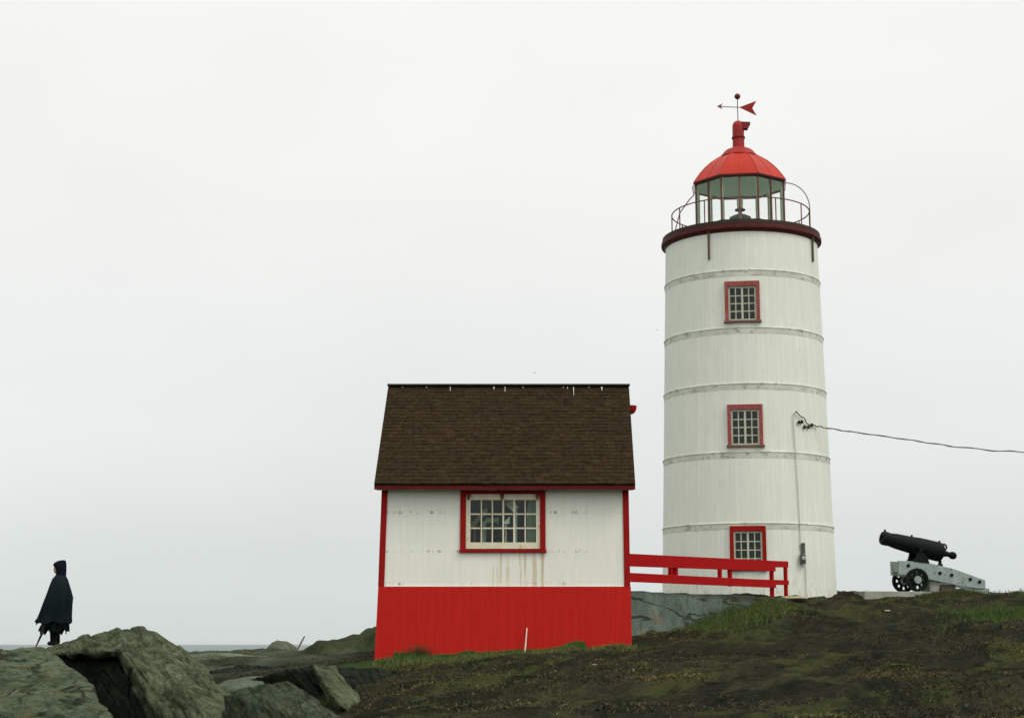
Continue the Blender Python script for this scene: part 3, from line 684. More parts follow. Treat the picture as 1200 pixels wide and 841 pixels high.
# cottage window
win = None
fw = .105
bm = bmesh.new(); yp = YF-.045; dpt = .09
def fbox(x0, x1, z0, z1, y0=yp, d=dpt): box(bm, ((x0+x1)/2, y0+d/2, (z0+z1)/2), (x1-x0, d, z1-z0))
fbox(wx0-.012, wx0+fw, wz0+.055, wz1); fbox(wx1-fw, wx1+.012, wz0+.055, wz1)
fbox(wx0+fw, wx1-fw, wz1-.14, wz1)
win = obj('window', bm, M['red'], cot, bevel=.004)
bm = bmesh.new(); fbox(wx0-.03, wx1+.03, wz0-.01, wz0+.055, yp-.02, dpt+.02); obj('sill', bm, M['red'], win, bevel=.004)
px2x = lambda p: P(p, 610, YF).x
sx0, sx1, sz0, sz1 = px2x(546), px2x(633), cz(642.6), cz(578.5)
gx0, gx1, gz0, gz1 = px2x(551.3), px2x(628.3), cz(635.2), cz(585.5)
bm = bmesh.new(); ys = YF-.012; ds = .05
fbox(sx0, gx0, sz0, sz1, ys, ds); fbox(gx1, sx1, sz0, sz1, ys, ds); fbox(gx0, gx1, sz0, gz0, ys, ds); fbox(gx0, gx1, gz1, sz1, ys, ds)
for k in range(1, 6):
    x = gx0+(gx1-gx0)*k/6; w = .036 if k == 3 else (.042 if k == 4 else .026)
    fbox(x-w/2, x+w/2, gz0, gz1, ys+.008, .035)
for k in range(1, 3):
    z = gz0+(gz1-gz0)*k/3
    for j in range(6):
        a = gx0+(gx1-gx0)*j/6+(.0 if j == 0 else .022); b = gx0+(gx1-gx0)*(j+1)/6-(0 if j == 5 else .022)
        fbox(a, b, z-.015, z+.015, ys+.010, .03)
obj('sash', bm, M['cream'], win)
bm = bmesh.new(); box(bm, ((gx0+gx1)/2, ys+.03, (gz0+gz1)/2), (gx1-gx0+.01, .004, gz1-gz0+.01)); obj('pane', bm, M['glass'], win)
# stained brackets at the head of the window
M['hb'] = worn('rust_stained_red', (.20, .035, .02), (.16, .05, .02), (.38, .24, .08), 5, (1,1,1), .7, .55)
for px in (549, 588.5, 630):
    bm = bmesh.new(); x = px2x(px); w = .05
    prism(bm, [(x-w, yp-.006, wz1-.139), (x+w, yp-.006, wz1-.139), (x+.015, yp-.006, wz1-.139-.13), (x-.015, yp-.006, wz1-.139-.13)], (0, .03, 0))
    obj('hinge_block', bm, M['hb'], win)
# gable lamp hood
bm = bmesh.new(); hc = Vector((2.785, 38.62, P(600,476,38.62).z)); prof = []
for k in range(7):
    a = k/6*math.pi/2; prof.append((.135*math.cos(a)+.002, -.19*math.sin(a)))
lathe(bm, prof[::-1]+[(.14, .012)], 18, hc)
hood = obj('lamp_hood', bm, M['red'], cot, smooth=40)
bm = bmesh.new(); tube(bm, [hc+Vector((0,0,-.03)), hc+Vector((-.15,0,-.03)), hc+Vector((-.32,0,-.03))], .025); obj('bracket', bm, M['red'], hood)
# things seen through the window
yi = YF+.24
def pin(px, py, Y=yi): return P(px, py, Y)
t = empty('bent_pipe', 'pale bent pipe standing inside the cottage behind the window', 'pipe', (pin(567,640).x, yi, zm+.045))
bm = bmesh.new(); tube(bm, [(pin(567,640).x, yi, zm+.045), pin(567,618), pin(567.5,612.5), pin(571,609.5), pin(583,609.5)], .055, 12); obj('tube', bm, M['pipe'], t, smooth=40)
bm = bmesh.new(); tube(bm, [pin(582,609.5), pin(584.5,609.5)], .075, 12); obj('flange', bm, M['pipe'], t, smooth=40)
bm = bmesh.new(); y2 = YF+.16
prism(bm, [pin(589,613,y2), pin(597,613.5,y2), pin(597.5,604.5,y2)], (0,.02,0)); 
base = P(593,613,y2); tube(bm, [base+Vector((0,.01,0)), Vector((base.x, base.y+.01, zm+.045))], .012)
o = obj('pennant', bm, M['sheet'], origin=(base.x, y2, zm+.045)); tag(o, 'small white triangular piece on a stick inside the cottage window', 'pennant')
bm = bmesh.new(); y3 = YF+.34
q = [pin(592,590,y3), pin(600,585,y3), pin(608,594,y3), pin(602,600,y3)]
prism(bm, q, (0,.03,0)); tube(bm, [(q[3]+q[2])/2+Vector((0,.015,0)), Vector((q[3].x+.05, y3+.015, zm+.045))], .02)
o = obj('tilted_board', bm, M['greyboard'], origin=(q[3].x, y3, zm+.045)); tag(o, 'tilted pale grey board on a post behind the middle window panes', 'board')
bm = bmesh.new(); y4 = YF+.22
prism(bm, [pin(617.5,641,y4), pin(630,641,y4), pin(630,585,y4), pin(620,585,y4), pin(617.5,600,y4)], (0,.025,0))
o = obj('curtain_board', bm, worn('grey_green_screen', (.20, .25, .20), (.15, .19, .15), None, 4), origin=(pin(623,641,y4).x, y4, zm+.045)); tag(o, 'grey green screen standing behind the right hand window panes', 'screen')
bm = bmesh.new(); y5 = YF+.40
hexa(bm, [pin(548,617,y5), pin(552,622,y5), pin(552,622,y5)+Vector((0,.05,0)), pin(548,617,y5)+Vector((0,.05,0)), pin(569,594,y5), pin(572,598,y5), pin(572,598,y5)+Vector((0,.05,0)), pin(569,594,y5)+Vector((0,.05,0))])
tube(bm, [pin(556,610,y5)+Vector((0,.03,0)), Vector((pin(556,610,y5).x, y5+.03, zm+.045))], .02)
o = obj('wooden_brace', bm, worn('brown_brace_wood', (.30, .23, .12), (.22, .17, .09), None, 4), origin=(pin(556,610,y5).x, y5, zm+.045)); tag(o, 'slanting brown wooden brace inside behind the left window panes', 'brace')

# white stake leaning on the red base
sb = P(613.8, 770, 35.6); sb.z = hz(sb.x, sb.y)-.1; st_ = P(617.5, 735.5, 35.93)
bm = bmesh.new(); tube(bm, [sb, sb.lerp(st_, .5)+Vector((.006,0,0)), st_], [.018, .017, .013], 8); o = obj('stake', bm, M['stake'], origin=(sb.x, sb.y, sb.z), smooth=50)
tag(o, 'thin whitish stake leaning against the red cottage base', 'stake')

# ------------------------------------------------------------------ walkway wall and railing
wa, wb = P(737,692,37.0), P(912,699.8,44.8)
d2 = Vector((wb.x-wa.x, wb.y-wa.y, 0)).normalized(); pf = Vector((-d2.y, d2.x, 0))
bm = bmesh.new(); N = 40; NZ = 8; W = 1.15
def wtop(t): return wa.z+(wb.z-wa.z)*t
grid = []
wl = (wb-wa).length
for i in range(N+1):
    t = -.03+1.10*i/N; p = wa+Vector((d2.x*wl*t, d2.y*wl*t, 0))
    row = []
    for j in range(NZ+1):
        z = -1.0+(wtop(t)+1.0)*j/NZ
        row.append(bm.verts.new((p.x, p.y, z)))
    grid.append(row)
bs = []
for i in range(N+1):
    t = -.03+1.10*i/N; p = wa+Vector((d2.x*wl*t, d2.y*wl*t, 0))+pf*W
    bs.append((bm.verts.new((p.x, p.y, wtop(t))), bm.verts.new((p.x, p.y, -1.0))))
for i in range(N):
    for j in range(NZ): bm.faces.new((grid[i][j], grid[i+1][j], grid[i+1][j+1], grid[i][j+1]))
    bm.faces.new((grid[i][NZ], grid[i+1][NZ], bs[i+1][0], bs[i][0])); bm.faces.new((bs[i][0], bs[i+1][0], bs[i+1][1], bs[i][1]))
bm.faces.new([grid[0][j] for j in range(NZ+1)]+[bs[0][0], bs[0][1]]); bm.faces.new([grid[N][j] for j in range(NZ, -1, -1)]+[bs[N][1], bs[N][0]])
cc = np.array([v.co[:] for v in bm.verts]); dd = .035*fbm(cc*1.8, 4, 5)
for v, k in zip(bm.verts, dd): v.co += -pf*k + Vector((0, 0, k*.6))
bmesh.ops.subdivide_edges(bm, edges=bm.edges[:], cuts=1)
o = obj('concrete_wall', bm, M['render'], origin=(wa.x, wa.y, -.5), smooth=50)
tag(o, 'cracked grey green rendered wall under the red railing between cottage and lighthouse', 'wall')
def railing(name, label, p0, p1, zt0, zt1, h1, zl0, zl1, h2, posts, pw, post_bottom):
    r = empty(name, label, 'railing', (p1.x, p1.y, post_bottom[-1]), 0, 'red railings beside the walkway')
    bm = bmesh.new(); beam(bm, (p0.x,p0.y,zt0-h1/2), (p1.x,p1.y,zt1-h1/2), h1, .045); obj('top_rail', bm, M['redrail'], r, bevel=.005)
    bm = bmesh.new(); beam(bm, (p0.x,p0.y,zl0), (p1.x,p1.y,zl1), h2, .045); obj('lower_rail', bm, M['redrail'], r, bevel=.005)
    bk_ = pf*.07
    for t, zb_ in zip(posts, post_bottom):
        p = p0.lerp(p1, t)+bk_; zt = zt0+(zt1-zt0)*t-.02
        bm = bmesh.new(); Mx = Matrix.Translation(Vector((p.x, p.y, (zt+zb_)/2))) @ Matrix.Rotation(math.atan2(d2.y, d2.x), 4, 'Z')
        box(bm, (0,0,0), (pw, .085, zt-zb_), Mx); obj('post', bm, M['redrail'], r, bevel=.006)
    return r
p0 = P(736,656,37.05); p1 = P(908,663,44.6)
def zat(px, py, Y): return P(px, py, Y).z
def t_of(p0, p1, px):
    best = min(range(1001), key=lambda k: abs(600+F*(lambda q: q.x/(q.y*CP+q.z*SP))(p0.lerp(p1, k/1000))-px)); return best/1000
railing('railing', 'nearer red wooden railing with wide boards on the grey wall', p0, p1, zat(738,648.3,37.05), zat(905,656.8,44.6), .28,
        zat(738,676,37.05), zat(905,684,44.6), .20, [t_of(p0,p1,794.5), t_of(p0,p1,858), .992], .12, [zat(794,683,39.5), zat(858,687,42.3), wtop(1)-.05])
f0 = Vector((2.60, 39.2, 2.0)); f1 = P(923,660,48.5)
s_ = Vector((f1.x-f0.x, f1.y-f0.y, 0))
railing('railing', 'farther red wooden railing with narrow boards ending at the tall right post', f0, f1, 2.02, zat(923,657.3,48.5), .18,
        zat(738,677,39.2), zat(913,682.2,48.4), .14, [t_of(f0,f1,788.5), t_of(f0,f1,846), .999], .12, [zat(788,682,41.3), zat(846,685,44.5), zat(923,704,48.5)])

# ------------------------------------------------------------------ lighthouse
TY = 54.0; tb = P(878, 697, TY); TX = tb.x
LB = Vector((TX, TY, 1.0)); face = math.atan2(-TX, TY)   # rotation so that local -Y looks along the way to the eye
th = empty('lighthouse', 'tall round white lighthouse with red dome and rust brown gallery', 'lighthouse', LB, face)
z0, zT = 0.0, 13.0-1.0
def R_at(z):
    w = z+1.0; return 2.775 + (2.50-2.775)*(w-1.58)/(13.06-1.58)
def tz(py): return P(870, py, TY-R_at(6)).z-1.0      # height of a mark on the front of the shaft
rings = [tz(y) for y in (612.6, 529, 448.7, 382.8, 315)]
wins = [(tz(668.5), tz(616.5)), (tz(523.5), tz(474)), (tz(377), tz(329))]
wh = .535
NS = 144; ang0 = -math.pi/2
zs = sorted(set([z0, zT]+[z for w in wins for z in w]+list(np.linspace(z0, zT, 25))))
bm = bmesh.new()
da = wh/2.62                                        # half angle of openings
angs = sorted(set([a for a in np.linspace(-math.pi, math.pi, NS, endpoint=False) if abs(abs(a)-da) > .02]+[-da, da]))
G = []
for z in zs:
    G.append([bm.verts.new((R_at(z)*math.sin(a), -R_at(z)*math.cos(a), z)) for a in angs])
for i in range(len(zs)-1):
    zc = (zs[i]+zs[i+1])/2
    for k in range(len(angs)):
        k2 = (k+1) % len(angs); ac = (angs[k]+angs[k2])/2 if k2 else math.pi
        if abs(ac) < da and any(w[0] < zc < w[1] for w in wins): continue
        bm.faces.new((G[i][k], G[i][k2], G[i+1][k2], G[i+1][k]))
bm.faces.new(G[-1])
obj('tower', bm, M['tower'], th, local=True, smooth=40)
bm = bmesh.new(); lathe(bm, [(2.36, .0), (2.06, 11.9)], 48, caps=False); obj('pane_shade_drum', bm, M['interior'], th, local=True)  # added dark drum behind the panes so the openings look unlit
for i, z in enumerate(rings):
    bm = bmesh.new(); r = R_at(z)
    lathe(bm, [(r-.02, z-.20), (r+.009, z-.195), (r+.020, z-.03), (r+.034, z-.018), (r+.034, z+.008), (r-.02, z+.035)], 128, caps=False, closed=True)
    # crude drips: break the band's lower edge
    for v in bm.verts:
        if v.co.z < z-.17: v.co.z += random.uniform(-.008, .008)
    obj('band', bm, M['band'], th, local=True, smooth=35)
# windows
for i, (a, b) in enumerate(wins):
    R = R_at((a+b)/2); y0 = -R-.045; bm = bmesh.new(); fwid = .10; tilt = 0
    def bx(x0, x1, za, zb_, y=y0, d=.26): box(bm, ((x0+x1)/2, y+d/2, (za+zb_)/2), (x1-x0, d, zb_-za))
    bx(-wh-.012, -wh+fwid, a+.06, b+.012); bx(wh-fwid, wh+.012, a+.06, b+.012); bx(-wh+fwid, wh-fwid, b-.15, b+.012)
    w = obj('window', bm, M['peel'] if i else M['red'], th, local=True, bevel=.006)
    bm = bmesh.new(); bx(-wh-.05, wh+.05, a-.0, a+.06, y0-.05, .34); obj('sill', bm, worn('weathered_sill', (.22, .10, .08), (.14, .08, .06), (.3, .28, .2), 5) if i else M['red'], w, local=True)
    x0, x1, za, zb_ = -wh+fwid, wh-fwid, a+.06, b-.15; ys = y0+.05
    bm = bmesh.new(); s = .055
    bx(x0, x0+s, za, zb_, ys, .05); bx(x1-s, x1, za, zb_, ys, .05); bx(x0+s, x1-s, za, za+s, ys, .05); bx(x0+s, x1-s, zb_-s, zb_, ys, .05)
    bx(-.032, .032, za+s, zb_-s, ys-.004, .05)
    for sx in (-1, 1):
        xm = sx*(.032+x1-s)/2; bx(xm-.016, xm+.016, za+s, zb_-s, ys+.006, .04)
        for k in range(1, 4):
            z = za+s+(zb_-za-2*s)*k/4
            for (u, v) in ((.032, abs(xm)-.016), (abs(xm)+.016, x1-s)):
                l_, r_ = (u, v) if sx > 0 else (-v, -u); bx(l_, r_, z-.015, z+.015, ys+.008, .035)
    obj('sash', bm, M['sash'], w, local=True)
    bm = bmesh.new(); bx(x0+.01, x1-.01, za+.01, zb_-.01, ys+.03, .004); obj('pane', bm, M['glass'], w, local=True)
# gallery
zg = 13.03-1.0
bm = bmesh.new(); lathe(bm, [(2.40, zg-.10), (2.515, zg-.10), (2.56, zg-.02), (2.635, zg+.0), (2.645, zg+.06), (2.635, zg+.13), (2.40, zg+.13)], 128, closed=True, caps=False)
gal = obj('gallery', bm, M['cornice'], th, local=True, smooth=35)
bm = bmesh.new(); lathe(bm, [(2.60, zg+.133), (2.615, zg+.15), (2.60, zg+.27), (0, zg+.275)], 128, caps=False); obj('deck', bm, M['deck'], gal, local=True, smooth=35)
zd = zg+.27; zr = 14.13-1.0
bm = bmesh.new(); RR = 2.275
tube(bm, [(RR*math.cos(a), RR*math.sin(a), zr) for a in np.linspace(0, 2*math.pi, 97)], .020, 8, caps=False)
rail = obj('gallery_railing', bm, M['rust'], th, local=True, smooth=60)
for k in range(12):
    a = -math.pi/2+k*math.pi/6; bm = bmesh.new(); tube(bm, [(RR*math.cos(a), RR*math.sin(a), zd-.03), (RR*math.cos(a), RR*math.sin(a), zr)], .021, 8)
    obj('post', bm, M['rust'], rail, local=True, smooth=60)
# lantern room
zeave = 15.10-1.0; Rc = 1.60; RG = 1.545
def oct_pt(a, r):   # radius on an octagon whose flat faces the eye
    b = ((a+math.pi/2+math.pi/8) % (math.pi/4))-math.pi/8
    return r*math.cos(math.pi/8)/math.cos(b)
bm = bmesh.new(); lathe(bm, [(RG+.05, zd-.02), (RG+.05, zd+.30), (RG-.06, zd+.30), (RG-.06, zd-.02)], 8, rot=-math.pi/2+math.pi/8, closed=True, caps=False)
lan = obj('lantern_room', bm, M['deck'], th, local=True)
bm = bmesh.new(); lathe(bm, [(RG-.065, zd+.02), (RG-.065, zd+.06), (0, zd+.06)], 8, rot=-math.pi/2+math.pi/8, caps=False); obj('floor', bm, M['lfloor'], lan, local=True)  # floor made pale to bounce light up onto the ceiling
for k in range(16):
    a = -math.pi/2+k*math.pi/8; r = oct_pt(a, RG); dr = Vector((math.cos(a), math.sin(a), 0)); tg_ = Vector((-dr.y, dr.x, 0))
    Mx = Matrix.Rotation(a, 4, 'Z')
    bm = bmesh.new(); box(bm, (r+.012, 0, (zd+.30+zeave-.02)/2), (.05, .05, zeave-.02-zd-.30), Mx); mu = obj('mullion', bm, M['mullion'], lan, local=True)
    bm = bmesh.new(); box(bm, (r-.045, 0, (zd+.30+zeave-.02)/2), (.06, .075, zeave-.02-zd-.30), Mx); obj('inner_post', bm, M['palegreen'], mu, local=True)
bm = bmesh.new(); lathe(bm, [(RG, zd+.301), (RG, zeave-.02)], 8, rot=-math.pi/2+math.pi/8, caps=False); obj('glazing', bm, M['lglass'], lan, local=True)
bm = bmesh.new(); lathe(bm, [(RG+.045, zeave-.06), (RG+.045, zeave-.005), (RG-.08, zeave-.005), (RG-.08, zeave-.06)], 8, rot=-math.pi/2+math.pi/8, closed=True, caps=False); obj('head_rail', bm, M['mullion'], lan, local=True)
bm = bmesh.new(); lathe(bm, [(RG-.082, zeave-.03), (RG-.12, zeave+.06), (RG-.35, zeave+.36), (RG-.72, zeave+.68), (.3, zeave+.88), (0, zeave+.9)], 8, rot=-math.pi/2+math.pi/8, caps=False); obj('ceiling', bm, M['ceiling'], lan, local=True)
# lamp
bm = bmesh.new(); lathe(bm, [(.16, zd), (.16, zd+.5), (.2, zd+.62), (.36, zd+.66), (.36, zd+.72), (.2, zd+.80), (.07, zd+.84), (.06, zd+.92), (.175, zd+.96), (.175, zd+1.0), (.07, zd+1.05), (.06, zd+1.06)], 24)
lamp = obj('lamp', bm, M['lampgreen'], lan, local=True, smooth=40)
bm = bmesh.new(); lathe(bm, [(.09, zd+1.062), (.105, zd+1.12), (.105, zd+1.36), (.07, zd+1.39)], 20); obj('lamp_glass', bm, M['lampglass'], lamp, local=True, smooth=40)
bm = bmesh.new(); lathe(bm, [(.06, zd+1.392), (.085, zd+1.41), (.06, zd+1.45), (.0, zd+1.47)], 20, caps=False); obj('lamp_cap', bm, M['lampgreen'], lamp, local=True, smooth=40)
# dome
z_ = lambda w: w-1.0
bm = bmesh.new(); k8 = 1/.96
prof = [(1.50, z_(15.06)), (1.62, z_(15.075)), (1.62, z_(15.13)), (1.52, z_(15.28)), (1.38, z_(15.47)), (1.21, z_(15.66)), (1.0, z_(15.85)), (.80, z_(15.99)), (.69, z_(16.06)), (.63, z_(16.10))]
lathe(bm, prof, 8, rot=-math.pi/2+math.pi/8, caps=False)
dome = obj('dome_roof', bm, M['dome'], th, local=True)
bm = bmesh.new()
for k in range(16):
    a = -math.pi/2+k*math.pi/8
    tube(bm, [(oct_pt(a, r)*math.cos(a), oct_pt(a, r)*math.sin(a), z+.004) for r, z in prof[2:]], .014 if k % 2 else .009, 6)
obj('rib', bm, M['dome'], dome, local=True, smooth=60)
bm = bmesh.new(); lathe(bm, [(1.635, z_(15.06)), (1.65, z_(15.06)), (1.65, z_(15.115)), (1.635, z_(15.12))], 8, rot=-math.pi/2+math.pi/8, closed=True, caps=False); obj('eave_edge', bm, M['cornice'], dome, local=True)
bm = bmesh.new(); lathe(bm, [(.60, z_(16.08)), (.64, z_(16.10)), (.62, z_(16.13)), (.56, z_(16.20)), (.50, z_(16.28)), (.43, z_(16.34)), (.33, z_(16.385)), (.235, z_(16.40)), (.215, z_(16.43))], 40, caps=False); obj('cap', bm, M['vent'], dome, local=True, smooth=40)
bm = bmesh.new(); lathe(bm, [(.212, z_(16.40)), (.198, z_(16.48)), (.195, z_(17.14)), (.185, z_(17.24)), (.15, z_(17.32)), (.08, z_(17.365)), (0, z_(17.375))], 32, caps=False); vent = obj('vent_pipe', bm, M['vent'], dome, local=True, smooth=50)
bm = bmesh.new(); lathe(bm, [(.19, z_(16.76)), (.225, z_(16.76)), (.225, z_(16.80)), (.19, z_(16.80))], 32, closed=True, caps=False); obj('collar', bm, M['cornice'], vent, local=True, smooth=50)
bm = bmesh.new()
hexa(bm, [(.10,-.13,z_(17.08)),(.30,-.12,z_(17.055)),(.30,.12,z_(17.055)),(.10,.13,z_(17.08)),(.10,-.15,z_(17.31)),(.415,-.14,z_(17.285)),(.415,.14,z_(17.285)),(.10,.15,z_(17.31))])
obj('vent_hood', bm, worn('dark_red_hood', (.24, .03, .03), (.15, .02, .02)), vent, local=True, bevel=.015)
# vane
bm = bmesh.new(); tube(bm, [(0,0,z_(17.35)), (0,0,z_(18.15))], .016, 8); vane = obj('weather_vane', bm, M['rust'], dome, local=True)
bm = bmesh.new(); ball(bm, (0,0,z_(18.235)), .105); obj('ball', bm, worn('dark_red_ball', (.20, .025, .03), (.12, .02, .02)), vane, local=True, smooth=60)
bm = bmesh.new(); zz = z_(17.86)
tube(bm, [(-.62, 0, zz+.05), (.05, 0, zz-.01)], .014, 8)
prism(bm, [(-.69,-.012,zz+.055), (-.50,-.012,zz+.155), (-.565,-.012,zz+.05), (-.50,-.012,zz-.05)], (0,.024,0))
obj('arrow', bm, M['rust'], vane, local=True)
bm = bmesh.new(); prism(bm, [(.05,-.01,zz-.01), (.63,-.01,zz+.19), (.49,-.01,zz-.06), (.63,-.01,zz-.33)], (0,.02,0)); obj('tail_fin', bm, M['vent'], vane, local=True)
# curved stays and a lean-to ladder rail between dome edge and gallery
bm = bmesh.new(); pts = []
for k in range(13):
    t = k/12*math.pi/2; pts.append((1.50+.78*math.sin(t), -.35, z_(15.06)-.9*(1-math.cos(t))))
tube(bm, pts, .016, 8); tube(bm, [pts[-1], (2.28,-.35,zd)], .016, 8); obj('stay', bm, M['rust'], th, local=True, smooth=60)
bm = bmesh.new(); tube(bm, [(-1.52,-.35,z_(14.75)), (-1.66,-.35,z_(14.62)), (-2.0,-.35,z_(14.15)), (-2.22,-.4,zd)], .018, 8); tube(bm, [(-1.56,-.3,z_(15.08)), (-1.52,-.35,z_(14.75))], .016, 8); obj('stay', bm, M['rust'], th, local=True, smooth=60)
# drain pipes under the gallery
for a, ln in ((-.41, .95), (1.12, .85)):
    r = 2.56; bm = bmesh.new(); x, y = r*math.sin(a), -r*math.cos(a)
    tube(bm, [(x, y, zg+.05), (x, y, zg-ln)], .035, 8); obj('drain_pipe', bm, worn('brown_drain_pipe', (.13, .085, .05), (.08, .055, .035), None, 5), th, local=True, smooth=60)
# service conduit, meter, insulators
def onshaft(px, py, out=.03):
    """point on the shaft (local frame) where the photo shows (px,py)"""
    d = P(px, py, 1.0); c = Vector((TX, TY))
    for z in np.linspace(50, 55, 2501):
        q = d*z; r = math.hypot(q.x-TX, q.y-TY)
        if r <= R_at(q.z-1.0)+out: break
    return Matrix.Rotation(-face, 4, 'Z') @ (q-LB)
bm = bmesh.new(); tube(bm, [onshaft(x, y, .045) for x, y in ((938,640),(936.5,600),(934,560),(931.5,520),(930,500),(929.5,488),(930.3,484),(933,481.5))], .014, 8)
tube(bm, [onshaft(x, y, .045) for x, y in ((943.5,661),(944.5,680),(945,699))], .013, 8); con = obj('conduit', bm, M['conduit'], th, local=True, smooth=60)
bm = bmesh.new(); tube(bm, [onshaft(x, y, .07) for x, y in ((932.5,481.5),(936,485.5),(939,488.3),(942,489),(944,492),(944.5,495),(947,497),(951.5,497.8))], .016, 8); obj('drip_loop', bm, M['black'], con, local=True, smooth=60)
for k, (x, y) in enumerate(((936.3,494.5),(939.8,494),(943.2,500),(947.5,500),(951.4,497.8))):
    q = onshaft(x, y, .06); bm = bmesh.new(); ball(bm, q, .05, sc=(1,1,1.2)); tube(bm, [q, q+Vector((-.02,.12,0))], .02); obj('insulator', bm, M['black'], th, local=True, smooth=60)
q1 = onshaft(941.3, 642, .07); q2 = onshaft(941, 656, .09)
bm = bmesh.new(); box(bm, q1, (.11,.12,.33), None); box(bm, q2+Vector((0,0,.03)), (.17,.17,.30)); mt = obj('meter_box', bm, M['meter'], th, local=True, bevel=.012)
bm = bmesh.new(); lathe(bm, [(.0,.0),(.06,.0),(.06,.06),(.0,.075)], 16, M=Matrix.Translation(q2+Vector((.02,-.085,.06))) @ Matrix.Rotation(math.pi/2, 4, 'X'), caps=False); obj('dial', bm, M['conduit'], mt, local=True, smooth=50)
# supply cable
Mw = Matrix.Translation(LB) @ Matrix.Rotation(face, 4, 'Z')
a0 = Mw @ onshaft(951.5, 497.8, .08)
pts = [a0]
for px, py, Y in ((958,499.2,52.2),(965,500.6,52.1),(983,503.6,52.2),(1001.7,506.2,52.5),(1035,510.8,53.2),(1069,515.7,53.8),(1096,519.9,54.4),(1123,523.6,54.8),(1165,527.7,55.4),(1200,529.6,56),(1260,530.8,57),(1340,528,58),(1460,515,60)): pts.append(P(px, py, Y))
fine = []
for i in range(len(pts)-1):
    for k in range(6): fine.append(pts[i].lerp(pts[i+1], k/6)+Vector((0,0,.012*math.sin(len(fine)*.9))))
bm = bmesh.new(); tube(bm, fine, .019, 8); 
tube(bm, [q+Vector((0,0,.02*math.sin(i*.8)))+Vector((0,.02*math.cos(i*.8),0)) for i, q in enumerate(fine)], .011, 6)
o = obj('power_cable', bm, M['cable'], origin=a0, smooth=60); tag(o, 'sagging dark power cable running right from the lighthouse wall', 'cable')

# ------------------------------------------------------------------ cannon
g = P(1073.8, 693, 53.6); hd = Vector((-.98, -.2, 0)).normalized()
GZ = g.z; rz = math.atan2(hd.y, hd.x)
can = empty('cannon', 'old black cannon on a pale grey green iron wheeled carriage', 'cannon', g, rz)
Mc = lambda v: Vector(v)
# local axes: +x muzzle, +y away to gun's left (towards far side is -y because the gun points left: near side is +y)
near = 1 if (Matrix.Rotation(rz, 3, 'Z') @ Vector((0,1,0))).y < 0 else -1
ax0, ax1 = Vector((.93, 0, 1.735)), Vector((-1.12, 0, 1.275)); yc = -near*.42
dirv = (ax0-ax1).normalized()
Mb = Matrix.Translation(Vector((0, yc, 0))+ax1) @ dirv.to_track_quat('Z', 'Y').to_matrix().to_4x4(); L = (ax0-ax1).length
bm = bmesh.new()
lathe(bm, [(.0,-.035),(.16,-.03),(.27,.0),(.31,.07),(.315,.20),(.31,.62),(.30,.85),(.285,.95),(.27,1.15),(.245,1.6),(.215,L-.30),(.21,L-.24),(.225,L-.20),(.225,L-.06),(.205,L-.01),(.19,L),(.10,L),(.098,L-.5),(.0,L-.5)], 40, M=Mb, caps=False)
bar = obj('barrel', bm, M['iron'], can, local=True, smooth=35)
bm = bmesh.new(); lathe(bm, [(.0,-.52),(.08,-.51),(.115,-.46),(.125,-.40),(.115,-.34),(.08,-.29),(.085,-.20),(.13,-.06),(.16,-.025)], 24, M=Mb, caps=False); obj('knob', bm, M['iron'], bar, local=True, smooth=50)
bm = bmesh.new(); ctr = Mb @ Vector((0, 0, -.10)); ctr.z += .20
tube(bm, [ctr+Vector((.095*math.cos(a), 0, .095*math.sin(a))) for a in np.linspace(0, 2*math.pi, 25)], .028, 8, caps=False); obj('ring', bm, M['iron'], bar, local=True, smooth=60)
for s, r in ((L-.13, .225), (1.03, .27), (.05, .31)):
    bm = bmesh.new(); q = Mb @ Vector((0, 0, s)); box(bm, q+Vector((0,0,r+.02)), (.06,.05,.09))
    obj('sight', bm, M['iron'], bar, local=True, bevel=.01)
bm = bmesh.new(); q = Mb @ Vector((0,0,.90)); tube(bm, [q+Vector((0,-.36+near*.08,-.10)), q+Vector((0,.36+near*.08,-.10))], .09, 16); obj('trunnion', bm, M['iron'], bar, local=True, smooth=50)
for s in (-1, 1):
    bm = bmesh.new(); yk = yc+near*.08+s*.29-.06; prism(bm, [(.06,yk,.955),(-.50,yk,.90),(-.46,yk,1.03),(-.36,yk,1.20),(-.12,yk,1.26),(-.06,yk,1.06)], (0,.12,0)); obj('trunnion_bracket', bm, M['iron'], can, local=True, bevel=.01)
bm = bmesh.new(); tube(bm, [(-1.06,yc,.70),(-1.06,yc,.90),(-1.06,yc,.91),(-1.06,yc,1.02)], [.09,.09,.055,.055], 14); obj('elevating_screw', bm, M['iron'], can, local=True, smooth=40)
out = [(.56,.985),(-.36,.945),(-1.36,.73),(-2.41,.385),(-2.41,.12),(-2.09,.12),(-1.60,.18),(-.42,.40),(.44,.53),(.56,.54)]
for s in (-1, 1):
    bm = bmesh.new(); y = yc+near*.08+s*.28-.05; prism(bm, [(x, y, z) for x, z in out], (0,.10,0)); ck = obj('carriage_cheek', bm, M['carriage'], can, local=True, bevel=.012)
    if s == near:
        for x, z in ((.24,.83),(-.84,.60),(-1.24,.54),(-1.88,.41),(-2.2,.33)):
            bm = bmesh.new(); lathe(bm, [(.055,0),(.055,.03),(.03,.045)], 12, M=Matrix.Translation((x, y+(.10 if near > 0 else 0), z)) @ Matrix.Rotation(-near*math.pi/2, 4, 'X'))
            obj('bolt', bm, M['iron'], ck, local=True)
for x, z, w_ in ((.44,.76,.14), (-.6,.62,.14), (-2.3,.26,.16)):
    bm = bmesh.new(); box(bm, (x, yc+near*.08, z), (w_, .456, .26)); obj('transom', bm, M['carriage'], can, local=True, bevel=.01)
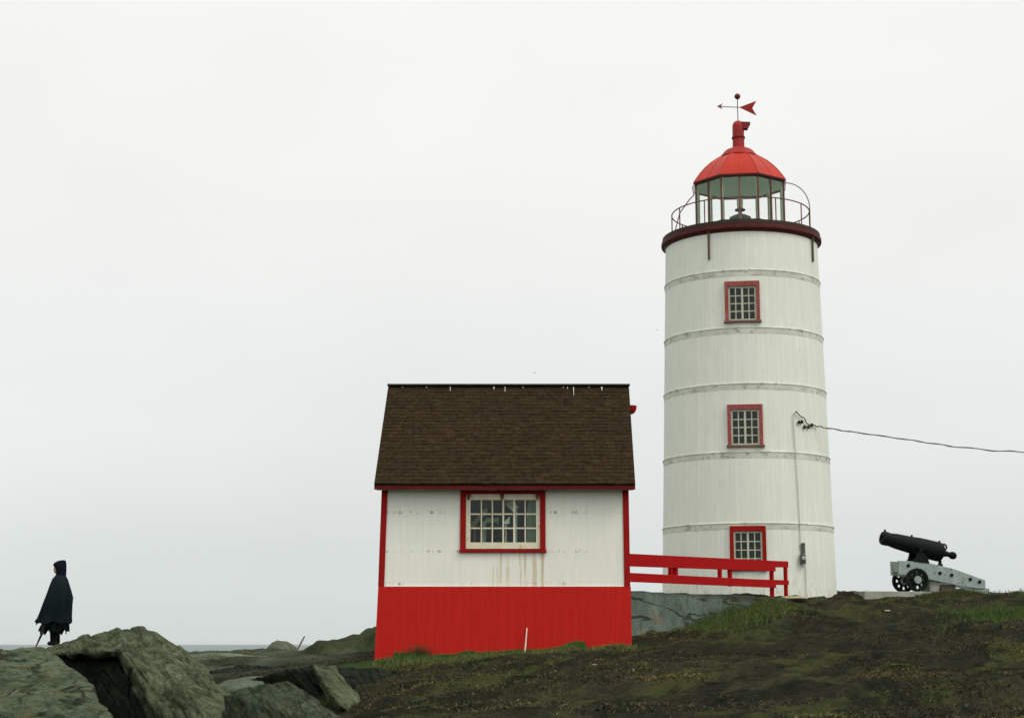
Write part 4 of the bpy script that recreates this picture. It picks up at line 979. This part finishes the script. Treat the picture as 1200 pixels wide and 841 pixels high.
for s in (-1, 1):
    y = yc+s*.52; Mx = Matrix.Translation((0, y, .37)) @ Matrix.Rotation(math.pi/2, 4, 'X')
    bm = bmesh.new(); lathe(bm, [(.28,-.06),(.37,-.06),(.37,.06),(.28,.06)], 40, M=Mx, closed=True, caps=False)
    lathe(bm, [(.0,-.045),(.17,-.045),(.17,.045),(.0,.045)], 24, M=Mx, caps=False)
    for k in range(8):
        a = (k+.5)*math.pi/4; c, sn = math.cos(a), math.sin(a)
        pr = []
        for r_, w_ in ((.15,.055),(.20,.042),(.235,.042),(.30,.085)): pr.append((r_, w_))
        loop = [(r_, w_) for r_, w_ in pr]+[(r_, -w_) for r_, w_ in pr[::-1]]
        prism(bm, [Mx @ Vector((r_*c-w_*sn, r_*sn+w_*c, -.03)) for r_, w_ in loop], Mx.to_3x3() @ Vector((0,0,.06)))
    wl_ = obj('wheel', bm, M['iron'], can, local=True, smooth=30)
    bm = bmesh.new(); lathe(bm, [(.115,-.09),(.125,-.07),(.125,.07),(.115,.09)], 24, M=Mx); obj('hub', bm, M['carriage'], wl_, local=True, smooth=40)
bm = bmesh.new(); tube(bm, [(0, yc-.5, .37), (0, yc+.5, .37)], .05, 12); box(bm, (0, yc, .44), (.2, .6, .12)); obj('axle', bm, M['iron'], can, local=True, smooth=40)
bm = bmesh.new(); box(bm, (-2.12, yc, .0), (.86, .72, .26)); obj('rear_skid', bm, M['carriage'], can, local=True, bevel=.012)
# blocks below
Mg = Matrix.Translation(g) @ Matrix.Rotation(rz, 4, 'Z')
def blk(name, label, cat, c, s, mat, amp=.012, seed=1):
    bm = bmesh.new(); box(bm, (0,0,0), s); bmesh.ops.bevel(bm, geom=bm.edges[:], offset=.02, segments=2, affect='EDGES')
    bmesh.ops.subdivide_edges(bm, edges=[e for e in bm.edges if e.calc_length() > .2], cuts=6, use_grid_fill=True)
    cc = np.array([v.co[:] for v in bm.verts]); d = fbm(cc*3+seed, 4, seed)
    for v, k in zip(bm.verts, d): v.co += v.co.normalized()*k*amp
    bm.transform(Matrix.Rotation(rz, 4, 'Z')); wc = Mg @ Vector(c)
    o = obj(name, bm, mat, smooth=30); o.location = wc; tag(o, label, cat); return o
blk('concrete_block', 'pale square concrete block propping the cannon carriage just behind its wheels', 'block', (-.70, yc, .06), (.36, .6, .66), M['plinth'], .015, 3)
blk('support_block', 'brown block under the middle of the cannon carriage beside the concrete block', 'block', (-1.16, yc, .0), (.52, .62, .46), M['brownblock'], .015, 5)
blk('concrete_slab', 'low weathered concrete slab under the cannon wheels', 'slab', (.82, yc, -.14), (2.3, 1.7, .27), M['plinth'], .03, 9)

# ------------------------------------------------------------------ person
boulder.location.z -= .055
def rock_top(o, x, y):
    bvh = BVHTree.FromPolygons([v.co[:] for v in o.data.vertices], [p.vertices[:] for p in o.data.polygons])
    h = bvh.ray_cast(Vector((x, y, 10))-o.location, Vector((0,0,-1)))
    return h[0].z+o.location.z if h[0] else None
pp = P(64.5, 753, 34.9); tz_ = rock_top(boulder, pp.x, pp.y); pp.z = tz_ if tz_ is not None else pp.z
per = empty('person', 'person in a dark hooded cape standing on the boulder facing left', 'person', pp)
# local frame: facing -X
V = []; Eg = []; Rr = []
def jv(p, r, par=None):
    V.append(Vector(p)); Rr.append(r if isinstance(r, tuple) else (r, r))
    if par is not None: Eg.append((par, len(V)-1))
    return len(V)-1
pel = jv((0,0,.90), (.14,.13)); sp1 = jv((.01,0,1.05), (.125,.12), pel); sp2 = jv((.03,0,1.22), (.14,.13), sp1); sp3 = jv((.03,0,1.36), (.11,.09), sp2)
nk = jv((.015,0,1.445), .055, sp3); h1 = jv((-.0,0,1.52), (.075,.08), nk); h2 = jv((.005,0,1.60), (.09,.10), h1); h3 = jv((.015,0,1.67), (.07,.075), h2)
ns = jv((-.085,0,1.555), .022, h1)
for s in (-1, 1):
    hp = jv((0,s*.09,.86), .10, pel); kn = jv((-.03,s*.10,.48), .062, hp); an = jv((.0,s*.10,.10), .042, kn); toe = jv((-.09,s*.11,.045), .036, an)
    sh = jv((.03,s*.165,1.32), .058, sp3); el = jv((.07,s*.24,1.06), .046, sh); wr = jv((-.03,s*.20,.90), .034, el); pa = jv((-.07,s*.17,.88), (.040,.022), wr)
me = bpy.data.meshes.new('body'); me.from_pydata([v[:] for v in V], Eg, [])
body = bpy.data.objects.new('body', me); COL.objects.link(body); body.parent = per
sk = body.modifiers.new('skin', 'SKIN'); 
for i, v in enumerate(me.skin_vertices[0].data): v.radius = Rr[i]; v.use_root = (i == pel)
ss = body.modifiers.new('sub', 'SUBSURF'); ss.levels = 2; ss.render_levels = 2
bpy.context.view_layer.update(); realize(body); body.data.materials.clear(); body.data.materials.append(M['skin']); body.data.polygons.foreach_set('use_smooth', [True]*len(body.data.polygons))
bm = bmesh.new(); bm.from_mesh(body.data)
for s in (-1, 1):
    base_ = Vector((-.09, s*.17, .88))
    for k, (dy, ln) in enumerate(((-.030,.070),(-.010,.080),(.010,.075),(.030,.058))):
        p = base_+Vector((0, dy, 0)); tube(bm, [p+Vector((.03,0,0)), p+Vector((-.03,0,.004)), p+Vector((-.03-ln*.5,0,-.02)), p+Vector((-.02-ln*.6,0,-.05)), p+Vector((0-ln*.4,0,-.065))], [.0095,.0095,.009,.0085,.007], 8)
    p = base_+Vector((.03, -s*.03, 0)); tube(bm, [p, p+Vector((-.03,-s*.025,-.005)), p+Vector((-.06,-s*.02,-.03)), p+Vector((-.075,-s*.005,-.045))], [.011,.011,.010,.008], 8)
for s in (-1, 1): ball(bm, (-.082, s*.032, 1.585), .011)
tube(bm, [(-.080,-.022,1.505), (-.088,0,1.503), (-.080,.022,1.505)], .006, 6)
for s in (-1, 1): ball(bm, (.02, s*.098, 1.56), .024, sc=(.9,.35,1.4))
bm.to_mesh(body.data); bm.free(); body.data.polygons.foreach_set('use_smooth', [True]*len(body.data.polygons))
bm = bmesh.new()
for s in (-1, 1): tube(bm, [(0,s*.07,.92), (-.01,s*.09,.70), (-.03,s*.09,.48), (-.01,s*.09,.25), (.0,s*.10,.07)], [.13,.105,.09,.078,.072], 16)
obj('trousers', bm, M['trousers'], per, local=True, smooth=60)
for s in (-1, 1):
    bm = bmesh.new(); tube(bm, [(.055,s*.10,.045), (.03,s*.10,.06), (-.03,s*.102,.055), (-.09,s*.107,.045), (-.125,s*.11,.035)], [.04,.052,.052,.045,.025], 12)
    tube(bm, [(.0,s*.10,.05), (.0,s*.10,.22)], .06, 12); obj('boot', bm, M['boot'], per, local=True, smooth=60)
def drape(rings, n=64, fold=.025, seed=3, hem=.03, thick=.012):
    bm = bmesh.new(); R_ = []
    for i, (z, x0, x1, ry) in enumerate(rings):
        ring = []; k = i/(len(rings)-1)
        for j in range(n):
            a = j*2*math.pi/n; f = fold*k*(math.sin(a*7+seed)+.6*math.sin(a*11+seed*2+k*1.2)+.5*math.sin(a*4+1.3*seed))
            cx, rx = (x0+x1)/2, (x1-x0)/2
            zz = z+(hem*(math.sin(a*5+seed)+.7*math.sin(a*9+1)) if i == len(rings)-1 else 0)
            ring.append(bm.verts.new((cx+(rx+f)*math.cos(a), (ry+f)*math.sin(a), zz)))
        R_.append(ring)
    for i in range(len(R_)-1):
        for j in range(n): bm.faces.new((R_[i][j], R_[i][(j+1) % n], R_[i+1][(j+1) % n], R_[i+1][j]))
    bmesh.ops.recalc_face_normals(bm, faces=bm.faces)
    geo = bmesh.ops.solidify(bm, geom=bm.faces[:], thickness=thick)
    return bm
bm = drape([(1.46,-.03,.13,.075),(1.42,-.06,.165,.19),(1.36,-.10,.20,.27),(1.22,-.15,.25,.31),(1.10,-.185,.29,.33),(.98,-.225,.325,.34),(.85,-.27,.315,.34),(.70,-.32,.31,.31),(.56,-.37,.31,.31),(.46,-.42,.315,.31)], fold=.036, hem=.025, seed=2)
obj('cape', bm, M['cloth'], per, local=True, smooth=60)
bm = drape([(.80,-.17,.20,.20),(.65,-.20,.22,.21),(.50,-.25,.24,.22),(.38,-.31,.255,.22),(.29,-.33,.25,.22)], fold=.02, hem=.045, seed=5); obj('coat', bm, M['coat'], per, local=True, smooth=60)
# hood: shell open towards -X
bm = bmesh.new(); R_ = []
for z, x0, x1, ry, op in ((1.37,-.06,.17,.12,.55),(1.43,-.055,.165,.115,.85),(1.50,-.062,.165,.125,.95),(1.57,-.075,.165,.130,.9),(1.64,-.115,.162,.128,.5),(1.69,-.10,.158,.11,.2),(1.735,-.03,.15,.07,.05),(1.755,.05,.125,.03,.02)):
    ring = []
    for j in range(29):
        a = math.pi - op - (2*math.pi-2*op)*j/28; ring.append(bm.verts.new(((x0+x1)/2+(x1-x0)/2*math.cos(a), ry*math.sin(a), z)))
    R_.append(ring)
for i in range(len(R_)-1):
    for j in range(28): bm.faces.new((R_[i][j], R_[i][j+1], R_[i+1][j+1], R_[i+1][j]))
bm.faces.new(R_[-1]); bmesh.ops.recalc_face_normals(bm, faces=bm.faces); bmesh.ops.solidify(bm, geom=bm.faces[:], thickness=.012)
obj('hood', bm, M['hood'], per, local=True, smooth=60)
bx_ = pp.x-.345; sy = pp.y-.18; sz = rock_top(boulder, bx_, sy) or pp.z-.03
bm = bmesh.new(); tube(bm, [Vector((bx_, sy, sz)), Vector((pp.x-.27, sy, pp.z+.15)), Vector((pp.x-.205, sy, pp.z+.30)), Vector((pp.x-.13, sy, pp.z+.92))], [.012,.022,.030,.022], 10)
o = obj('walking_stick', bm, M['wood'], origin=(bx_, sy, sz), smooth=60); tag(o, 'dark tapering walking stick held under the cape by the person', 'stick')

# leaning pole by the shore
a_, b_ = P(346.5,764,64), P(357,745,64)
bm = bmesh.new(); tube(bm, [a_, a_.lerp(b_, .5), b_], [.04,.035,.028], 8); o = obj('pole', bm, M['cable'], origin=a_, smooth=60); tag(o, 'thin leaning pole sticking up beside the far shore rock', 'pole')
# gulls far off in the sky
def gull(label, px, py, Y, s, bank):
    c = P(px, py, Y); bm = bmesh.new()
    tube(bm, [Vector((-.24,0,0))*s, Vector((-.16,0,.015))*s, Vector((.02,0,.0))*s, Vector((.17,0,.0))*s, Vector((.27,0,.0))*s], [.02*s,.05*s,.075*s,.045*s,.012*s], 10)
    for k in (-1, 1):
        pts = [Vector((.02,k*.04,.03)), Vector((-.03,k*.28,.12)), Vector((.05,k*.62,.04))]
        ch = [.09,.075,.015]; up_ = [];
        for p, w in zip(pts, ch): up_.append([p+Vector((-w,0,0)), p+Vector((w,0,-.01))])
        for i in range(2):
            q = [up_[i][0], up_[i][1], up_[i+1][1], up_[i+1][0]]; hexa(bm, [(v-Vector((0,0,.012)))*s for v in q]+[(v+Vector((0,0,.008)))*s for v in q])
    bm.transform(Matrix.Rotation(bank, 4, 'Z') @ Matrix.Rotation(.35, 4, 'X'))
    o = obj('gull', bm, M['gull'], smooth=50); o.location = c; tag(o, label, 'bird', 'gulls in the sky'); return o
gull('small grey gull flying above the cottage roof', 627, 437, 130, .30*1.15, 1.2)
gull('faint gull flying close to the left side of the lighthouse', 769.5, 386.5, 170, .30*1.2, 1.0)

# ------------------------------------------------------------------ grass and heath
def blades(name, X, Y, h, w, cols, lean=.5, seed=1, z=None):
    r = np.random.default_rng(seed); n = len(X); Z = H(X, Y) if z is None else z
    a = r.uniform(0, 2*np.pi, n); d = np.stack([np.cos(a), np.sin(a)], 1)
    f = r.uniform(0, 2*np.pi, n); L_ = r.uniform(.1, lean, n)*h
    bx, by = np.cos(f)*L_, np.sin(f)*L_
    base = np.stack([X, Y, Z-.02], 1); wv = np.stack([d[:, 0]*w/2, d[:, 1]*w/2, 0*w], 1)
    mid = base+np.stack([bx*.35, by*.35, h*.55], 1); tip = base+np.stack([bx, by, h], 1)
    Vv = np.stack([base-wv, base+wv, mid+wv*.75, mid-wv*.75, tip], 1).reshape(-1, 3); i5 = np.arange(n)*5
    q = np.stack([i5, i5+1, i5+2, i5+3], 1); t = np.stack([i5+3, i5+2, i5+4], 1)
    c = np.repeat(np.concatenate([cols, np.ones((n, 1))], 1)[:, None], 5, 1).reshape(-1, 4)
    return Vv, q, t, c
def pick(n, pal, r, jit=.25):
    pal = np.array(pal); k = r.integers(0, len(pal), n); return np.clip(pal[k]*(1+r.uniform(-jit, jit, (n, 1))), 0, 1)
G_ = []
r = np.random.default_rng(5)
GREEN = [(.040,.115,.028),(.055,.135,.033),(.085,.15,.040),(.045,.095,.028)]
OLIVE = [(.095,.11,.036),(.13,.125,.045),(.08,.10,.032),(.15,.13,.055)]
# along the cottage front: dark strip against the wall
def add(n, xs, ys, hs, ws, pal, lean=.5, seed=1): G_.append(blades('g', xs, ys, hs, ws, pick(n, pal, r), lean, seed))
n = 8500; xs = r.uniform(-2.5, 1.55, n); add(n, xs, 35.93-np.abs(r.normal(0, .20, n)), r.uniform(.10, .30, n)*(.5+.2*np.abs(vnoise(np.stack([xs*2.3, xs*0, xs*0], 1), 4))), r.uniform(.010, .020, n), GREEN[:2]+GREEN[3:], .5, 1)
n = 5000; add(n, r.uniform(-2.9, 2.6, n), 35.6-np.abs(r.normal(0, .5, n)), r.uniform(.05, .15, n), r.uniform(.010, .018, n), OLIVE+GREEN[2:3], .8, 2)
n = 500; add(n, r.normal(-1.95, .12, n), 35.85-np.abs(r.normal(0, .06, n)), r.uniform(.15, .45, n), r.uniform(.006, .010, n), [(.10,.075,.03),(.06,.07,.03)], .45, 3)
# slope below the grey wall
n = 9000; t_ = r.uniform(.22, 1.0, n); off = -np.abs(r.normal(0, .55, n))-.06
add(n, wa.x+d2.x*wl*t_+pf.x*off, wa.y+d2.y*wl*t_+pf.y*off, r.uniform(.04, .13, n)*(1+.9*np.exp(-((t_-.55)/.16)**2)), r.uniform(.010, .020, n), GREEN[2:]+OLIVE[:3], .6, 4)
n = 260; t_ = r.normal(.60, .05, n); off = -.05-np.abs(r.normal(0, .10, n)); add(n, wa.x+d2.x*wl*t_+pf.x*off, wa.y+d2.y*wl*t_+pf.y*off, r.uniform(.2, .5, n), r.uniform(.010, .016, n), [(.06,.10,.035),(.09,.11,.045)], .5, 5)
# right green patch
n = 9000; a1 = r.normal(0, .36, n); a2 = r.normal(0, .42, n); c = P(1204, 719, 45.8)
add(n, c.x+a1*2.4, c.y+a2*2.3, r.uniform(.07, .20, n), r.uniform(.012, .022, n), [(.06,.105,.028),(.075,.115,.034),(.05,.08,.024)], .6, 6)
n = 300; add(n, r.uniform(13.6, 16.5, n), r.uniform(53.3, 54.2, n), r.uniform(.08, .24, n), r.uniform(.012, .02, n), [(.08,.12,.035),(.12,.12,.05)], .6, 7)
n = 1800; add(n, r.uniform(12.75, 14.8, n), r.uniform(52.5, 53.2, n), r.uniform(.05, .14, n), r.uniform(.012, .02, n), [(.10,.085,.035),(.06,.07,.03),(.045,.075,.028)], .7, 8)
n = 60000; xs = r.uniform(-15, -2.9, n); ys = 36.2+32*r.random(n)**1.3; kk = (fbm(np.stack([xs*.5, ys*.4, 0*xs], 1), 4, 93)-1.5*((ys > 53) & (xs > -8.6))) > .12; xs, ys = xs[kk], ys[kk]; n = len(xs)
add(n, xs, ys, r.uniform(.02, .065, n), r.uniform(.016, .036, n), [(.060,.068,.034),(.085,.085,.045),(.045,.058,.030),(.10,.085,.045),(.030,.036,.022)], 1.4, 11)
n = 5200; add(n, r.uniform(-2.9, .8, n), r.uniform(27, 35.2, n), r.uniform(.02, .07, n), r.uniform(.014, .03, n), [(.085,.088,.030),(.10,.095,.034),(.065,.075,.026)], 1.8, 12)
Vv = np.concatenate([g_[0] for g_ in G_]); o5 = np.cumsum([0]+[len(g_[0]) for g_ in G_])
gr = npmesh('grass', Vv, tris=np.concatenate([g_[2]+o for g_, o in zip(G_, o5)]), quads=np.concatenate([g_[1]+o for g_, o in zip(G_, o5)]), cols=np.concatenate([g_[3] for g_ in G_]), mat=M['tint'])
gr['kind'] = 'stuff'; tag(gr, 'green and straw coloured grass along the cottage foot, the grey wall and the slope', 'grass')
# heath: short tufts over the whole slope, patchy
n = 380000; X = r.uniform(-3.6, 17, n); Y = 19+36*r.random(n)**1.15
vis = np.abs(X) < Y*.345; X, Y = X[vis], Y[vis]
q = np.stack([X*.5, Y*.9, X*0], 1); den = fbm(q*.9, 4, 91); k = r.random(len(X)) < np.clip(.34+den*.9, .06, 1)
hx = (X > -3.2) & (X < 2.8) & (Y > 35.9) & (Y < 41.5); tw = np.hypot(X-TX, Y-TY) < 2.9
k &= ~hx & ~tw & ~((X < 2.0) & (Y > 42)) & ~((X < -2.6) & (Y > 31)); X, Y = X[k], Y[k]; m_ = len(X)
mo = fbm(np.stack([X*.35+3, Y*.8, X*0], 1), 4, 55)
ca_, sa_ = math.cos(.42), math.sin(.42); u_ = np.stack([(X*.44+Y*.9)*.2, (X*.9-Y*.44)*1.0, 0*X], 1)
mo = .4*mo + .95*fbm(u_, 4, 66); or_ = fbm(np.stack([X*.3+9, Y*.55, X*0], 1), 4, 88)
wgt = np.clip((mo-.05)/.45, 0, 1)[:, None]*np.array([1.0]); wo = np.clip((or_-.35)/.3, 0, .8)[:, None]
dk_ = pick(m_, [(.022,.024,.014),(.033,.030,.018),(.016,.019,.011),(.048,.043,.027)], r, .45); ms = pick(m_, [(.066,.068,.022),(.090,.084,.030),(.042,.052,.016)], r, .4)
pal = dk_*(1-wgt)+ms*wgt; pal = pal*(1-wo)+pick(m_, [(.085,.055,.024),(.07,.05,.026)], r)*wo
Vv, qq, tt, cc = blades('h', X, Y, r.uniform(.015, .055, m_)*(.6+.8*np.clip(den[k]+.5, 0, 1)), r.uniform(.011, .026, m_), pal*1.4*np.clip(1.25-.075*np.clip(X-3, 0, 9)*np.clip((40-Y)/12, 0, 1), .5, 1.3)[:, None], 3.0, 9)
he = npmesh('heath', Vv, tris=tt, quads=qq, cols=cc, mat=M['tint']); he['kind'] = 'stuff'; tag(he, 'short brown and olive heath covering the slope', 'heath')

# ------------------------------------------------------------------ sea air
bm = bmesh.new(); box(bm, (0, 0, -2.25), (62000, 62000, 43.5))
hm = NT('sea_air'); hm.t.nodes.remove(hm.b); pv = hm.n('ShaderNodeVolumePrincipled'); pv.inputs['Color'].default_value = (.97, .98, .98, 1); pv.inputs['Density'].default_value = 1.2e-5; pv.inputs['Anisotropy'].default_value = .2
hm.l(pv.outputs[0], hm.out.inputs['Volume'])
hzo = obj('haze', bm, hm.m, kind='stuff'); hzo['label'] = 'pale sea haze fading the far water'; hzo['category'] = 'haze'
# ------------------------------------------------------------------ light, sky, camera
SUN_EL, SUN_AZ = math.radians(50), math.radians(125)     # azimuth clockwise from +Y: behind the eye, to the right
w = bpy.data.worlds.new('World'); scn.world = w; w.use_nodes = True
t = w.node_tree; bg = t.nodes['Background']
def WN(ty): return t.nodes.new(ty)
sky = WN('ShaderNodeTexSky'); sky.sky_type = 'NISHITA'; sky.sun_disc = False; sky.sun_elevation = SUN_EL; sky.sun_rotation = SUN_AZ; sky.dust_density = 4; sky.air_density = 1
tc = WN('ShaderNodeTexCoord'); sp = WN('ShaderNodeSeparateXYZ'); t.links.new(tc.outputs['Generated'], sp.inputs[0])
rp = WN('ShaderNodeValToRGB'); rp.color_ramp.interpolation = 'EASE'
e = rp.color_ramp.elements
stops = [(0.0, (.665,.71,.69)), (.04, (.72,.76,.745)), (.13, (.825,.855,.845)), (.24, (.905,.91,.892)), (.40, (.95,.95,.925)), (1.0, (1.25,1.25,1.23))]
mr = WN('ShaderNodeMapRange'); t.links.new(sp.outputs['Z'], mr.inputs[0]); mr.inputs[1].default_value = 0; mr.inputs[2].default_value = 1
while len(e) < len(stops): e.new(.5)
for i, (p_, c_) in enumerate(stops): e[i].position = p_; e[i].color = (c_[0]*.5, c_[1]*.5, c_[2]*.5, 1)
t.links.new(mr.outputs[0], rp.inputs[0])
ns = WN('ShaderNodeTexNoise'); ns.inputs['Scale'].default_value = 2.6; ns.inputs['Detail'].default_value = 4; ns.inputs['Roughness'].default_value = .5
mp = WN('ShaderNodeMapping'); mp.inputs['Scale'].default_value = (1, 1, 2.2); t.links.new(tc.outputs['Generated'], mp.inputs[0]); t.links.new(mp.outputs[0], ns.inputs['Vector'])
nr = WN('ShaderNodeMapRange'); t.links.new(ns.outputs['Fac'], nr.inputs[0]); nr.inputs[1].default_value = .3; nr.inputs[2].default_value = .7; nr.inputs[3].default_value = .955; nr.inputs[4].default_value = 1.045
# unseen sky behind the eye, brightened to light the faces towards it
yb = WN('ShaderNodeMapRange'); t.links.new(sp.outputs['Y'], yb.inputs[0]); yb.inputs[1].default_value = .3; yb.inputs[2].default_value = -.8; yb.inputs[3].default_value = 1.0; yb.inputs[4].default_value = 1.35
m1 = WN('ShaderNodeMath'); m1.operation = 'MULTIPLY'; t.links.new(nr.outputs[0], m1.inputs[0]); t.links.new(yb.outputs[0], m1.inputs[1])
m2 = WN('ShaderNodeMath'); m2.operation = 'MULTIPLY'; t.links.new(m1.outputs[0], m2.inputs[0]); m2.inputs[1].default_value = 20.0
vm = WN('ShaderNodeVectorMath'); vm.operation = 'SCALE'; t.links.new(rp.outputs[0], vm.inputs[0]); t.links.new(m2.outputs[0], vm.inputs['Scale'])
mx = WN('ShaderNodeMix'); mx.data_type = 'RGBA'; mx.inputs[0].default_value = .97
t.links.new(sky.outputs[0], mx.inputs[6]); t.links.new(vm.outputs[0], mx.inputs[7]); t.links.new(mx.outputs[2], bg.inputs[0]); bg.inputs[1].default_value = .1
sl = bpy.data.lights.new('sun', 'SUN'); sl.energy = 1.35; sl.angle = math.radians(25); sl.color = (1, .965, .91)
so = bpy.data.objects.new('sun', sl); COL.objects.link(so)
sd = Vector((math.sin(SUN_AZ)*math.cos(SUN_EL), math.cos(SUN_AZ)*math.cos(SUN_EL), math.sin(SUN_EL)))
so.rotation_euler = sd.to_track_quat('Z', 'Y').to_euler(); so.location = sd*60
cd = bpy.data.cameras.new('camera'); cam = bpy.data.objects.new('camera', cd); COL.objects.link(cam); scn.camera = cam
cd.sensor_width = 36; cd.lens = 36*F/1200; cd.clip_start = .1; cd.clip_end = 200000; cam.rotation_euler = (math.pi/2+PITCH, 0, 0)
vs_ = scn.view_settings; vs_.view_transform = 'Standard'; vs_.look = 'None'; vs_.exposure = 0; vs_.gamma = 1; vs_.use_curve_mapping = False
scn.cycles.max_bounces = 8; scn.cycles.transparent_max_bounces = 16
